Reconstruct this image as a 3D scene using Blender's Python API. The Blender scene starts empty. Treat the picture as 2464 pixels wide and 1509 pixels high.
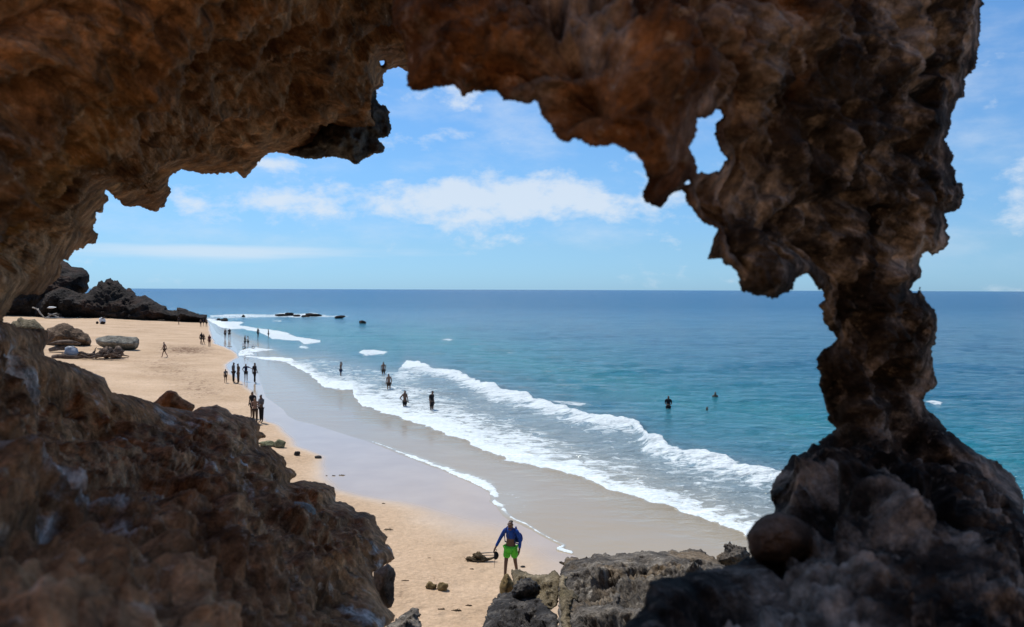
import bpy, math, random
import numpy as np
from mathutils import Vector, Matrix, Euler

random.seed(7)
scene = bpy.context.scene
COL = scene.collection

# ------------------------------------------------------------------ camera
FPX = 1916.0            # focal length in units of a 2464 px wide picture
CX, CY = 1232.0, 754.3
CAM_H = 8.2
PITCH = math.atan((CY - 697.0) / FPX)
ROLL = math.radians(0.19)
cam_data = bpy.data.cameras.new('camera')
cam = bpy.data.objects.new('camera', cam_data)
COL.objects.link(cam)
cam_data.sensor_width = 36.0
cam_data.sensor_fit = 'HORIZONTAL'
cam_data.lens = 36.0 * FPX / 2464.0
cam_data.clip_start = 0.05
cam_data.clip_end = 120000.0
cam_data.dof.use_dof = True
cam_data.dof.focus_distance = 30.0
cam_data.dof.aperture_fstop = 4.8
CAM_M = Matrix.Rotation(math.pi / 2 - PITCH, 3, 'X') @ Matrix.Rotation(ROLL, 3, 'Z')
cam.matrix_world = Matrix.Translation((0, 0, CAM_H)) @ CAM_M.to_4x4()
scene.camera = cam

# ------------------------------------------------------------------ sun, sky, exposure
SUN_EL = math.radians(60)
SUN_AZ = math.radians(-38)      # measured from +Y towards +X : ahead of the camera, to the left
sun_dir = Vector((math.sin(SUN_AZ) * math.cos(SUN_EL), math.cos(SUN_AZ) * math.cos(SUN_EL), math.sin(SUN_EL)))
sd = bpy.data.lights.new('sun', 'SUN')
sd.energy = 4.2
sd.angle = math.radians(0.53)
sd.color = (1.0, 0.96, 0.89)
sun = bpy.data.objects.new('sun', sd)
sun.rotation_euler = sun_dir.to_track_quat('Z', 'Y').to_euler()
sun.location = (-40, 60, 90)
COL.objects.link(sun)

world = bpy.data.worlds.new("World")
scene.world = world
world.use_nodes = True
wn, wl = world.node_tree.nodes, world.node_tree.links
wn.clear()


def N(nt, typ, **kw):
    n = nt.nodes.new(typ)
    for k, v in kw.items():
        if k == 'inp':
            for i, val in v.items():
                n.inputs[i].default_value = val
        else:
            setattr(n, k, v)
    return n


def ramp(nt, stops, interp='LINEAR'):
    n = nt.nodes.new('ShaderNodeValToRGB')
    n.color_ramp.interpolation = interp
    e = n.color_ramp.elements
    while len(e) < len(stops):
        e.new(0.5)
    for i, (p, c) in enumerate(stops):
        e[i].position = p
        if isinstance(c, (int, float)):
            c = (c, c, c)
        e[i].color = (*c[:3], 1)
    return n


def build_world():
    nt = world.node_tree
    L = nt.links.new
    out = N(nt, 'ShaderNodeOutputWorld')
    bg = N(nt, 'ShaderNodeBackground', inp={'Strength': 0.12})
    sky = N(nt, 'ShaderNodeTexSky', sky_type='NISHITA', sun_disc=False, sun_elevation=SUN_EL,
            sun_rotation=SUN_AZ, altitude=0.0, air_density=1.0, dust_density=0.15, ozone_density=3.0)
    tc = N(nt, 'ShaderNodeTexCoord')
    sep = N(nt, 'ShaderNodeSeparateXYZ')
    L(tc.outputs['Generated'], sep.inputs[0])
    az = N(nt, 'ShaderNodeMath', operation='ARCTAN2')
    L(sep.outputs['X'], az.inputs[0]); L(sep.outputs['Y'], az.inputs[1])
    el = N(nt, 'ShaderNodeMath', operation='ARCSINE')
    L(sep.outputs['Z'], el.inputs[0])

    def math_(op, a, b=None, c=None):
        m = N(nt, 'ShaderNodeMath', operation=op)
        for i, v in enumerate((a, b, c)):
            if v is None:
                continue
            if isinstance(v, (int, float)):
                m.inputs[i].default_value = v
            else:
                L(v, m.inputs[i])
        return m.outputs[0]

    A, E = az.outputs[0], el.outputs[0]

    def noise(sx, sy, off, detail=6, rough=0.55, dist=0.0):
        cb = N(nt, 'ShaderNodeCombineXYZ')
        L(math_('MULTIPLY', A, sx), cb.inputs[0])
        L(math_('MULTIPLY', E, sy), cb.inputs[1])
        cb.inputs[2].default_value = off
        t = N(nt, 'ShaderNodeTexNoise', inp={'Scale': 1.0, 'Detail': detail, 'Roughness': rough, 'Distortion': dist})
        L(cb.outputs[0], t.inputs['Vector'])
        return t.outputs['Fac']

    def gauss(v, c, w):
        d = math_('DIVIDE', math_('SUBTRACT', v, c), w)
        return math_('EXPONENT', math_('MULTIPLY', math_('MULTIPLY', d, d), -1.0))

    def blob(a, wa, e, we):
        return math_('MULTIPLY', gauss(A, a, wa), gauss(E, e, we))

    # long cumulus bank a few degrees up, thin stratus line near the horizon, a few wisps higher
    n1 = noise(15, 26, 5.3, 8, 0.60, 0.15)
    n2 = noise(5, 70, 7.7, 4, 0.5)
    n3 = noise(7, 17, 1.3, 7, 0.6)
    bank = math_('ADD', math_('MULTIPLY', gauss(E, 0.108, 0.033), math_('ADD', 0.10, math_('MULTIPLY', gauss(A, 0.01, 0.22), 0.31))),
                 math_('MULTIPLY', math_('ADD', blob(-0.03, 0.085, 0.190, 0.013), blob(-0.12, 0.12, 0.238, 0.025)), 0.20))
    bank = math_('ADD', bank, math_('MULTIPLY', math_('ADD', blob(0.62, 0.10, 0.19, 0.03), math_('ADD', blob(0.62, 0.12, 0.09, 0.03), blob(0.60, 0.1, 0.36, 0.05))), 0.11))
    bank = math_('ADD', bank, math_('MULTIPLY', math_('ADD', blob(-0.375, 0.05, 0.145, 0.008), blob(-0.29, 0.03, 0.148, 0.008)), 0.22))
    dens1 = N(nt, 'ShaderNodeMapRange', interpolation_type='SMOOTHSTEP', inp={'From Min': 0.58, 'From Max': 0.86, 'To Min': 0.0, 'To Max': 0.80})
    L(math_('ADD', n1, bank), dens1.inputs['Value'])
    strat = math_('MULTIPLY', blob(-0.36, 0.24, 0.043, 0.010), 1.0)
    dens2 = N(nt, 'ShaderNodeMapRange', interpolation_type='SMOOTHSTEP', inp={'From Min': 0.62, 'From Max': 1.3, 'To Min': 0.0, 'To Max': 0.6})
    L(math_('ADD', n2, math_('MULTIPLY', strat, 0.75)), dens2.inputs['Value'])
    dens3 = N(nt, 'ShaderNodeMapRange', interpolation_type='SMOOTHSTEP', inp={'From Min': 0.44, 'From Max': 0.85, 'To Min': 0.03, 'To Max': 0.48})
    L(n3, dens3.inputs['Value'])
    up = N(nt, 'ShaderNodeMapRange', interpolation_type='SMOOTHSTEP', inp={'From Min': 0.0, 'From Max': 0.08, 'To Min': 0.0, 'To Max': 1.0})
    L(E, up.inputs['Value'])
    cl = math_('MAXIMUM', dens1.outputs[0], math_('MAXIMUM', dens2.outputs[0], math_('MULTIPLY', dens3.outputs[0], up.outputs[0])))

    # clearer, bluer air than the plain model gives next to the horizon
    tint = ramp(nt, [(0.0, (0.355, 0.66, 1.22)), (0.045, (0.43, 0.68, 1.02)), (0.12, (0.52, 0.80, 1.05)), (0.27, (0.54, 0.90, 1.16)), (0.5, (0.72, 0.93, 1.05)), (1.0, (0.9, 0.95, 1.0))])
    er = N(nt, 'ShaderNodeMapRange', inp={'From Min': 0.0, 'From Max': 1.2})
    L(E, er.inputs['Value']); L(er.outputs[0], tint.inputs['Fac'])
    mul = N(nt, 'ShaderNodeMix', data_type='RGBA', blend_type='MULTIPLY', inp={'Factor': 1.0})
    L(sky.outputs[0], mul.inputs['A']); L(tint.outputs[0], mul.inputs['B'])
    mix = N(nt, 'ShaderNodeMix', data_type='RGBA')
    mix.inputs['B'].default_value = (6.3, 6.9, 7.6, 1)
    L(cl, mix.inputs['Factor']); L(mul.outputs['Result'], mix.inputs['A'])
    L(mix.outputs['Result'], bg.inputs['Color'])
    L(bg.outputs[0], out.inputs[0])


build_world()
scene.view_settings.view_transform = 'Standard'
scene.view_settings.look = 'None'
scene.view_settings.exposure = 0.0
scene.view_settings.gamma = 1.0
scene.view_settings.use_curve_mapping = False
scene.render.engine = 'CYCLES'
try:
    scene.cycles.use_denoising = True
    scene.cycles.denoiser = 'OPENIMAGEDENOISE'
    scene.cycles.denoising_prefilter = 'ACCURATE'
except Exception:
    pass
scene.cycles.max_bounces = 5
scene.cycles.diffuse_bounces = 3
scene.cycles.glossy_bounces = 3
scene.cycles.transmission_bounces = 2
scene.cycles.caustics_reflective = False
scene.cycles.caustics_refractive = False

# ------------------------------------------------------------------ maths helpers
RM = np.array(CAM_M)


def rays(px, py):
    """directions (Y component = 1) of picture points given in the 2464-wide measure"""
    px, py = np.asarray(px, float), np.asarray(py, float)
    v = np.stack([(px - CX) / FPX, (CY - py) / FPX, -np.ones_like(px)], -1) @ RM.T
    return v / v[..., 1:2]


def project(P):
    q = (P - np.array([0, 0, CAM_H])) @ RM
    return CX + FPX * q[..., 0] / -q[..., 2], CY - FPX * q[..., 1] / -q[..., 2]


_rng = np.random.RandomState(11)
_G = _rng.normal(size=(4096, 3)); _G /= np.linalg.norm(_G, axis=1)[:, None]


def _hash(i, j, k, seed):
    h = (i * 73856093) ^ (j * 19349663) ^ (k * 83492791) ^ (seed * 2654435)
    h = (h ^ (h >> 13)) * 1274126177
    return (h ^ (h >> 16)) & 4095


def perlin(P, seed=0):
    Pi = np.floor(P).astype(np.int64)
    F = P - Pi
    U = F * F * F * (F * (F * 6 - 15) + 10)
    r = 0
    for a in (0, 1):
        for b in (0, 1):
            for c in (0, 1):
                g = _G[_hash(Pi[:, 0] + a, Pi[:, 1] + b, Pi[:, 2] + c, seed)]
                d = g[:, 0] * (F[:, 0] - a) + g[:, 1] * (F[:, 1] - b) + g[:, 2] * (F[:, 2] - c)
                w = (U[:, 0] if a else 1 - U[:, 0]) * (U[:, 1] if b else 1 - U[:, 1]) * (U[:, 2] if c else 1 - U[:, 2])
                r = r + w * d
    return r


def fbm(P, octv=4, seed=0, kind='f', gain=0.5):
    r, a = 0, 1.0
    P = P.copy()
    for o in range(octv):
        n = perlin(P, seed + o * 17)
        if kind == 'r':
            n = 0.5 - np.abs(n) * 1.8      # ridges
        elif kind == 'b':
            n = np.abs(n) * 1.8 - 0.3      # billows
        elif kind == 'p':
            n = -np.clip(n - 0.12, 0, 0.3) * 3.3   # pits
        r = r + a * n
        a *= gain
        P = P * 2.03 + 5.7
    return r


def poly_sdf(X, Y, polys):
    """signed distance, + inside; polys: first ones are solids, those marked 'hole' cut"""
    out = None
    for kind, pts in polys:
        pts = np.asarray(pts, float)
        q = np.roll(pts, -1, 0)
        d2 = np.full(X.shape, 1e18)
        ins = np.zeros(X.shape, bool)
        for (x1, y1), (x2, y2) in zip(pts, q):
            ex, ey = x2 - x1, y2 - y1
            l2 = ex * ex + ey * ey
            if l2 < 1e-9:
                continue
            t = np.clip(((X - x1) * ex + (Y - y1) * ey) / l2, 0, 1)
            dx, dy = X - x1 - t * ex, Y - y1 - t * ey
            np.minimum(d2, dx * dx + dy * dy, out=d2)
            if y1 != y2:
                c = (y1 > Y) != (y2 > Y)
                ins ^= c & (X < (x2 - x1) * (Y - y1) / (y2 - y1) + x1)
        d = np.sqrt(d2)
        sd_ = np.where(ins, d, -d)
        if out is None:
            out = sd_
        elif kind == 'hole':
            out = np.minimum(out, -sd_)
        else:
            out = np.maximum(out, sd_)
    return out


def make_mesh(name, co, faces, mat=None, smooth=True, attrs=None, parent=None):
    me = bpy.data.meshes.new(name)
    co = np.asarray(co, np.float32)
    me.vertices.add(len(co))
    me.vertices.foreach_set('co', co.ravel())
    if isinstance(faces, np.ndarray):
        n = faces.shape[1]
        me.loops.add(faces.size)
        me.loops.foreach_set('vertex_index', faces.astype(np.int32).ravel())
        me.polygons.add(len(faces))
        me.polygons.foreach_set('loop_start', np.arange(0, faces.size, n, dtype=np.int32))
        me.update(calc_edges=True)
    else:
        me.vertices.foreach_set('co', co.ravel())
        me.clear_geometry()
        me.from_pydata([tuple(map(float, c)) for c in co], [], [tuple(f) for f in faces])
        me.update()
    if smooth:
        me.polygons.foreach_set('use_smooth', np.ones(len(me.polygons), bool))
    for k, v in (attrs or {}).items():
        a = me.attributes.new(k, 'FLOAT', 'POINT')
        a.data.foreach_set('value', np.asarray(v, np.float32).ravel())
    if mat:
        me.materials.append(mat)
    ob = bpy.data.objects.new(name, me)
    COL.objects.link(ob)
    if parent:
        ob.parent = parent
    return ob


def tag(o, label=None, cat=None, group=None, kind=None):
    if label: o['label'] = label
    if cat: o['category'] = cat
    if group: o['group'] = group
    if kind: o['kind'] = kind
    return o


def recentre(ob):
    """put the object's origin at its base without moving it"""
    me = ob.data
    n = len(me.vertices)
    co = np.empty(n * 3, np.float32); me.vertices.foreach_get('co', co); co = co.reshape(-1, 3)
    c = np.array([co[:, 0].mean(), co[:, 1].mean(), co[:, 2].min()], np.float32)
    me.vertices.foreach_set('co', (co - c).ravel()); me.update()
    ob.location = Vector(c.tolist())
    return ob


def rbf(ctrl, X, Y, s=500.0):
    """smooth interpolation of log depth from control points"""
    c = np.asarray(ctrl, float)
    phi = lambda r2: np.sqrt(r2 / s ** 2 + 0.15)
    A = phi((c[:, None, 0] - c[None, :, 0]) ** 2 + (c[:, None, 1] - c[None, :, 1]) ** 2)
    n = len(c)
    M_ = np.zeros((n + 1, n + 1)); M_[:n, :n] = A; M_[:n, n] = 1; M_[n, :n] = 1
    w = np.linalg.solve(M_, np.append(np.log(c[:, 2]), 0))
    r = np.full(X.shape, w[n])
    for i in range(n):
        r += w[i] * phi((X - c[i, 0]) ** 2 + (Y - c[i, 1]) ** 2)
    return np.exp(np.clip(r, math.log(c[:, 2].min() * 0.7), math.log(c[:, 2].max() * 1.3)))


def axis_steps(lo, hi, a, b, step, coarse):
    """grid lines: fine between a and b, coarser outside"""
    r = [np.arange(a, b, step)]
    if lo < a:
        n = max(2, int(math.ceil((a - lo) / coarse)))
        if n > 60:      # stretch out far beyond the frame
            q = np.linspace(0, 1, 60)[1:]
            r.insert(0, (a - coarse * 59 * q - (a - lo - coarse * 59) * q ** 3)[::-1])
        else:
            r.insert(0, np.linspace(lo, a, n, endpoint=False))
    if hi > b: r.append(np.arange(b, hi, coarse))
    return np.concatenate(r)


def rock_sheet(name, polys, ctrl, step, R, back, mat, jag=((60, 5), (18, 2.5)), relief=(), fine=None, coarse=None,
               s=500.0, seed=1, smooth=True, back_rise=0.0, parent=None, ysq=1.0, strata=None, taper_w=0.35):
    """A solid rock whose outline in the view is the given polygon: a front and a back surface that meet round the rim,
    R metres round at the edge, `back` metres deep behind, with real relief."""
    allp = np.concatenate([np.asarray(p, float) for k, p in polys if k != 'hole'])
    lo, hi = allp.min(0) - 3 * step, allp.max(0) + 3 * step
    if fine is None: fine = (lo[0], lo[1], hi[0], hi[1])
    fine = (max(fine[0], lo[0]), max(fine[1], lo[1]), min(fine[2], hi[0]), min(fine[3], hi[1]))
    coarse = coarse or step
    xs = axis_steps(lo[0], hi[0], fine[0], fine[2], step, coarse)
    ys = axis_steps(lo[1], hi[1], fine[1], fine[3], step, coarse)
    X, Y = np.meshgrid(xs, ys)
    S = poly_sdf(X, Y, polys)
    P2 = np.stack([X.ravel(), Y.ravel(), np.full(X.size, seed * 7.3)], -1)
    for k, (wl_, amp) in enumerate(jag):
        n = fbm(P2 / wl_, 3, seed + 31 * k, 'b' if k else 'f').reshape(X.shape)
        S = S + n * amp * 1.3
    ext = np.minimum(np.minimum(X - xs[1], xs[-2] - X), np.minimum(Y - ys[1], ys[-2] - Y))
    S = np.minimum(S, ext)
    gx = np.gradient(S, xs, axis=1); gy = np.gradient(S, ys, axis=0)
    g2 = np.maximum(gx * gx + gy * gy, 0.25)
    hx = np.gradient(xs)[None, :]; hy = np.gradient(ys)[:, None]
    h = np.minimum(hx, hy)
    snap = np.abs(S) < 0.62 * h * np.sqrt(g2)
    mvx = np.clip(-S * gx / g2, -0.6 * hx, 0.6 * hx); mvy = np.clip(-S * gy / g2, -0.6 * hy, 0.6 * hy)
    X = np.where(snap, X + mvx, X); Y = np.where(snap, Y + mvy, Y)
    S = np.where(snap, 0.0, S)
    ok = S >= 0
    D = rbf(ctrl, X, Y, s) if len(ctrl) > 1 else np.full(X.shape, float(ctrl[0][2]))
    Rpx = R * FPX / D
    u = np.clip(S / Rpx, 0, 1)
    dome = np.sqrt(np.maximum(1 - (1 - u) ** 2, 0))
    ray = rays(X, Y)
    base = ray * D[..., None]
    flatP = base.reshape(-1, 3)
    rel = 0
    for (wl_, amp, kind, octv) in relief:
        q = flatP * np.array([1.0, ysq, 1.0]) / wl_
        if strata: q = q @ np.array(strata).T
        rel = rel + amp * fbm(q, octv, seed + int(wl_ * 100), kind, 0.56).reshape(X.shape)
    taper = np.clip(S / (Rpx * taper_w + 1e-6), 0, 1)
    front = D - R * dome
    bk = D + (back + np.clip(697 - Y, 0, 4000) / FPX * D * back_rise) * dome * np.clip(S / (Rpx * 1.4) + 0.25, 0, 1)
    bk = bk + 0.5 * np.abs(rel) * (S > 0)
    C0 = np.array([0, 0, CAM_H])
    Pf = C0 + ray * front[..., None]
    Pb = C0 + ray * bk[..., None]
    # relief stands out along the rock's own surface normal
    Dn = D[..., None] * ray
    tx = np.gradient(Dn, axis=1); ty = np.gradient(Dn, axis=0)
    nr = np.cross(ty, tx); nr /= np.linalg.norm(nr, axis=-1, keepdims=True) + 1e-12
    flip = np.sign(-(nr * ray).sum(-1, keepdims=True)); nr = nr * flip
    wn_ = np.clip(S / np.maximum(0.6 * Rpx, 12), 0, 1)[..., None]
    nr = nr * wn_ - ray / np.linalg.norm(ray, axis=-1, keepdims=True) * (1.15 - wn_)
    nr /= np.linalg.norm(nr, axis=-1, keepdims=True) + 1e-9
    amp_max = sum(r_[1] for r_ in relief) * 0.9 + 1e-6
    rel = amp_max * np.tanh(np.asarray(rel) / amp_max)
    Pf = Pf + nr * (rel * taper * (S > 0))[..., None]
    ny, nx = X.shape
    idx = np.arange(nx * ny).reshape(ny, nx)
    cell = ok[:-1, :-1] & ok[1:, :-1] & ok[:-1, 1:] & ok[1:, 1:]
    a, b, c, d = idx[:-1, :-1][cell], idx[:-1, 1:][cell], idx[1:, 1:][cell], idx[1:, :-1][cell]
    ff = np.stack([a, d, c, b], -1)
    # corner triangles on the rim
    tris = []
    for (p, q, r_, o_) in (('a', 'b', 'c', 'd'), ('b', 'c', 'd', 'a'), ('c', 'd', 'a', 'b'), ('d', 'a', 'b', 'c')):
        sl = {'a': (slice(None, -1), slice(None, -1)), 'b': (slice(None, -1), slice(1, None)),
              'c': (slice(1, None), slice(1, None)), 'd': (slice(1, None), slice(None, -1))}
        m = ok[sl[p]] & ok[sl[q]] & ok[sl[r_]] & ~ok[sl[o_]]
        tris.append(np.stack([idx[sl[p]][m], idx[sl[r_]][m], idx[sl[q]][m]], -1))
    tt = np.concatenate(tris)
    quads_as = np.concatenate([np.stack([ff[:, 0], ff[:, 1], ff[:, 2]], -1), np.stack([ff[:, 0], ff[:, 2], ff[:, 3]], -1), tt])
    n0 = nx * ny
    bidx = np.where(snap & ok, idx, idx + n0).ravel()
    # drop degenerate sheets where every corner is on the rim
    rim = (snap & ok).ravel()
    keep = ~(rim[quads_as].all(1))
    quads_as = quads_as[keep]
    fb = bidx[quads_as][:, ::-1]
    allf = np.concatenate([quads_as, fb])
    co = np.concatenate([Pf.reshape(-1, 3), Pb.reshape(-1, 3)])
    used = np.zeros(len(co), bool); used[allf.ravel()] = True
    remap = np.cumsum(used) - 1
    ob = make_mesh(name, co[used], remap[allf], mat, smooth, parent=parent)
    return ob

# ------------------------------------------------------------------ materials
def new_mat(name):
    m = bpy.data.materials.new(name)
    m.use_nodes = True
    nt = m.node_tree
    nt.nodes.clear()
    out = N(nt, 'ShaderNodeOutputMaterial')
    bs = N(nt, 'ShaderNodeBsdfPrincipled')
    nt.links.new(bs.outputs[0], out.inputs[0])
    return m, nt, bs


def tex(nt, typ, vec, scale, **kw):
    t = N(nt, typ)
    t.inputs['Scale'].default_value = scale
    for k, v in kw.items():
        if k in t.inputs: t.inputs[k].default_value = v
        else: setattr(t, k, v)
    nt.links.new(vec, t.inputs['Vector'])
    return t


def mixc(nt, fac, a, b, blend='MIX'):
    m = N(nt, 'ShaderNodeMix', data_type='RGBA', blend_type=blend)
    for key, v in (('Factor', fac), ('A', a), ('B', b)):
        if isinstance(v, (int, float)): m.inputs[key].default_value = v
        elif isinstance(v, tuple): m.inputs[key].default_value = (*v, 1)
        else: nt.links.new(v, m.inputs[key])
    return m.outputs['Result']


def mth(nt, op, a, b=0.0, clamp=False):
    m = N(nt, 'ShaderNodeMath', operation=op, use_clamp=clamp)
    for i, v in enumerate((a, b)):
        if isinstance(v, (int, float)): m.inputs[i].default_value = v
        else: nt.links.new(v, m.inputs[i])
    return m.outputs[0]


def rock_mat(name, dark, mid, light, patch=None, scale=1.0, bump=0.6, bdist=0.05, pale=None, rough=0.9, patch_at=(0.52, 0.66),
             pale_at=(0.62, 0.72), ysq=1.0, second=None, fleck=None):
    """weathered rock; scale = features per metre of the broadest mottling"""
    m, nt, bs = new_mat(name)
    L = nt.links.new
    geo = N(nt, 'ShaderNodeNewGeometry')
    v = geo.outputs['Position']
    if ysq != 1.0:
        mp = N(nt, 'ShaderNodeMapping'); mp.inputs['Scale'].default_value = (1, ysq, 1); L(v, mp.inputs['Vector']); v = mp.outputs[0]
    n1 = tex(nt, 'ShaderNodeTexNoise', v, scale, Detail=8, Roughness=0.6, Distortion=0.4)
    r1 = ramp(nt, [(0.30, dark), (0.5, mid), (0.72, light)])
    L(n1.outputs['Fac'], r1.inputs['Fac'])
    c = r1.outputs[0]
    if patch:
        n2 = tex(nt, 'ShaderNodeTexNoise', v, scale * 0.45, Detail=5, Roughness=0.5, Distortion=0.6)
        mr = N(nt, 'ShaderNodeMapRange', interpolation_type='SMOOTHSTEP', inp={'From Min': patch_at[0], 'From Max': patch_at[1]})
        L(n2.outputs['Fac'], mr.inputs['Value'])
        c = mixc(nt, mr.outputs[0], c, mixc(nt, 0.55, c, patch))
    if pale:
        n3 = tex(nt, 'ShaderNodeTexNoise', v, scale * 1.7, Detail=6, Roughness=0.62, Distortion=0.2)
        mr = N(nt, 'ShaderNodeMapRange', interpolation_type='SMOOTHSTEP', inp={'From Min': pale_at[0], 'From Max': pale_at[1], 'To Max': 0.75})
        L(n3.outputs['Fac'], mr.inputs['Value'])
        c = mixc(nt, mr.outputs[0], c, pale)
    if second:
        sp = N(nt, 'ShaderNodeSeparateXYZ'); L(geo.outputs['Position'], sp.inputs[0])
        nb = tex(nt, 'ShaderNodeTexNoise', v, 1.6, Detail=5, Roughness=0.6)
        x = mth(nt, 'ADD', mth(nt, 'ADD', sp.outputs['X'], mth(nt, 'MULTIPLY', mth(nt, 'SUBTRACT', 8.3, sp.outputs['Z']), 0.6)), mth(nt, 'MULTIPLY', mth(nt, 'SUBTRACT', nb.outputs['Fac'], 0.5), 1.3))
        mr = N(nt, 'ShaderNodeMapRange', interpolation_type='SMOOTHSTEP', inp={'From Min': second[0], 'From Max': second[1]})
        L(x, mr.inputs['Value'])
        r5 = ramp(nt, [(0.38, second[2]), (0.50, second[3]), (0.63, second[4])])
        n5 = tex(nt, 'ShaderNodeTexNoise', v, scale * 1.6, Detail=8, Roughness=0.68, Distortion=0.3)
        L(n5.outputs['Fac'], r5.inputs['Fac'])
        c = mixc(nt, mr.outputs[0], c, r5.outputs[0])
    if fleck:
        n6 = tex(nt, 'ShaderNodeTexNoise', geo.outputs['Position'], 17.0, Detail=5, Roughness=0.7)
        mr = N(nt, 'ShaderNodeMapRange', interpolation_type='SMOOTHSTEP', inp={'From Min': 0.56, 'From Max': 0.68, 'To Max': 0.65})
        L(n6.outputs['Fac'], mr.inputs['Value'])
        c = mixc(nt, mr.outputs[0], c, fleck)
        n7 = tex(nt, 'ShaderNodeTexNoise', geo.outputs['Position'], 9.0, Detail=6, Roughness=0.75, Distortion=0.5)
        r7 = ramp(nt, [(0.36, 0.22), (0.52, 1.0), (0.7, 1.6)])
        L(n7.outputs['Fac'], r7.inputs['Fac'])
        c = mixc(nt, 0.85, c, r7.outputs[0], 'MULTIPLY')
    # fine grain
    n4 = tex(nt, 'ShaderNodeTexNoise', v, scale * 9, Detail=6, Roughness=0.8)
    gr = ramp(nt, [(0.30, 0.25), (0.5, 0.95), (0.70, 1.9)])
    L(n4.outputs['Fac'], gr.inputs['Fac'])
    c = mixc(nt, 0.8, c, gr.outputs[0], 'MULTIPLY')
    # pits
    vo = tex(nt, 'ShaderNodeTexVoronoi', v, scale * 4.5)
    pr = ramp(nt, [(0.0, 0.12), (0.30, 1.0), (1.0, 1.15)])
    L(vo.outputs['Distance'], pr.inputs['Fac'])
    c = mixc(nt, 0.6, c, pr.outputs[0], 'MULTIPLY')
    L(c, bs.inputs['Base Color'])
    bs.inputs['Roughness'].default_value = rough
    bs.inputs['Specular IOR Level'].default_value = 0.12
    h = mth(nt, 'ADD', mth(nt, 'MULTIPLY', n1.outputs['Fac'], 1.6), mth(nt, 'ADD', mth(nt, 'MULTIPLY', n4.outputs['Fac'], 0.35), mth(nt, 'MULTIPLY', vo.outputs['Distance'], 0.5)))
    b = N(nt, 'ShaderNodeBump', inp={'Strength': bump, 'Distance': bdist})
    L(h, b.inputs['Height']); L(b.outputs[0], bs.inputs['Normal'])
    return m


def plain_mat(name, col, rough=0.8, spec=0.3, var=0.25, scale=6.0):
    m, nt, bs = new_mat(name)
    geo = N(nt, 'ShaderNodeTexCoord')
    n = tex(nt, 'ShaderNodeTexNoise', geo.outputs['Object'], scale, Detail=4)
    r = ramp(nt, [(0.3, tuple(c * (1 - var) for c in col)), (0.7, tuple(min(1, c * (1 + var)) for c in col))])
    nt.links.new(n.outputs['Fac'], r.inputs['Fac'])
    nt.links.new(r.outputs[0], bs.inputs['Base Color'])
    bs.inputs['Roughness'].default_value = rough
    bs.inputs['Specular IOR Level'].default_value = spec
    return m


M_OVER = rock_mat('brown_sandstone', (0.030, 0.011, 0.005), (0.34, 0.165, 0.070), (0.62, 0.36, 0.19), patch=(0.56, 0.27, 0.07), scale=1.5, bump=1.0, bdist=0.06, pale=(0.55, 0.40, 0.31), pale_at=(0.60, 0.78), ysq=0.7, fleck=(0.60, 0.42, 0.28))
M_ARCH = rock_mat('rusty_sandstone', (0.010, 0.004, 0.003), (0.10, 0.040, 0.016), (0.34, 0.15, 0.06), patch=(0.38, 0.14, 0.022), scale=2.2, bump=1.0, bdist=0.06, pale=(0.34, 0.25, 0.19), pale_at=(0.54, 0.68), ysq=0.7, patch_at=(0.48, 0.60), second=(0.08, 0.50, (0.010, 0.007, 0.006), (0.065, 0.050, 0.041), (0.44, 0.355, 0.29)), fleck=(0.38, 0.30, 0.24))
M_UMBER = rock_mat('umber_rock', (0.03, 0.020, 0.015), (0.17, 0.115, 0.085), (0.36, 0.27, 0.21), scale=3.0, bump=0.9, bdist=0.04)
M_SLOPE = rock_mat('dusty_brown_rock', (0.12, 0.050, 0.022), (0.42, 0.205, 0.098), (0.66, 0.38, 0.21), patch=(0.50, 0.21, 0.075), scale=2.2, bump=1.0, bdist=0.05, pale=(0.72, 0.66, 0.63), pale_at=(0.58, 0.68), ysq=0.7, fleck=(0.60, 0.45, 0.34))
M_DARK = rock_mat('dark_headland_rock', (0.006, 0.005, 0.005), (0.020, 0.016, 0.014), (0.06, 0.046, 0.038), patch=(0.06, 0.03, 0.02), scale=0.35, bump=1.0, bdist=0.5)
M_GREYROCK = rock_mat('grey_pitted_rock', (0.025, 0.022, 0.02), (0.115, 0.100, 0.085), (0.30, 0.26, 0.21), patch=(0.24, 0.17, 0.10), scale=2.2, bump=1.0, bdist=0.10, pale=(0.52, 0.47, 0.40), pale_at=(0.60, 0.72))
M_BLACKROCK = rock_mat('black_pitted_rock', (0.010, 0.0095, 0.010), (0.050, 0.046, 0.044), (0.16, 0.145, 0.13), scale=3.0, bump=1.0, bdist=0.08, pale=(0.30, 0.26, 0.22), pale_at=(0.63, 0.75))
M_TANROCK = rock_mat('tan_sandy_rock', (0.05, 0.04, 0.024), (0.14, 0.112, 0.070), (0.30, 0.245, 0.165), patch=(0.10, 0.08, 0.042), scale=2.5, bump=0.9, bdist=0.06)
M_OLIVE = rock_mat('olive_brown_rock', (0.08, 0.055, 0.022), (0.19, 0.135, 0.06), (0.30, 0.23, 0.12), scale=3.5, bump=0.8, bdist=0.04)
M_BOULDER = rock_mat('grey_boulder_rock', (0.06, 0.055, 0.045), (0.19, 0.175, 0.145), (0.33, 0.31, 0.26), scale=0.9, bump=0.9, bdist=0.25)
M_BROWNB = rock_mat('brown_boulder_rock', (0.045, 0.028, 0.018), (0.13, 0.085, 0.055), (0.27, 0.19, 0.13), scale=0.7, bump=1.0, bdist=0.3)
M_PALESTONE = rock_mat('pale_grey_stone', (0.16, 0.15, 0.14), (0.30, 0.285, 0.26), (0.42, 0.40, 0.37), scale=6, bump=0.5, bdist=0.02)
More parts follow.
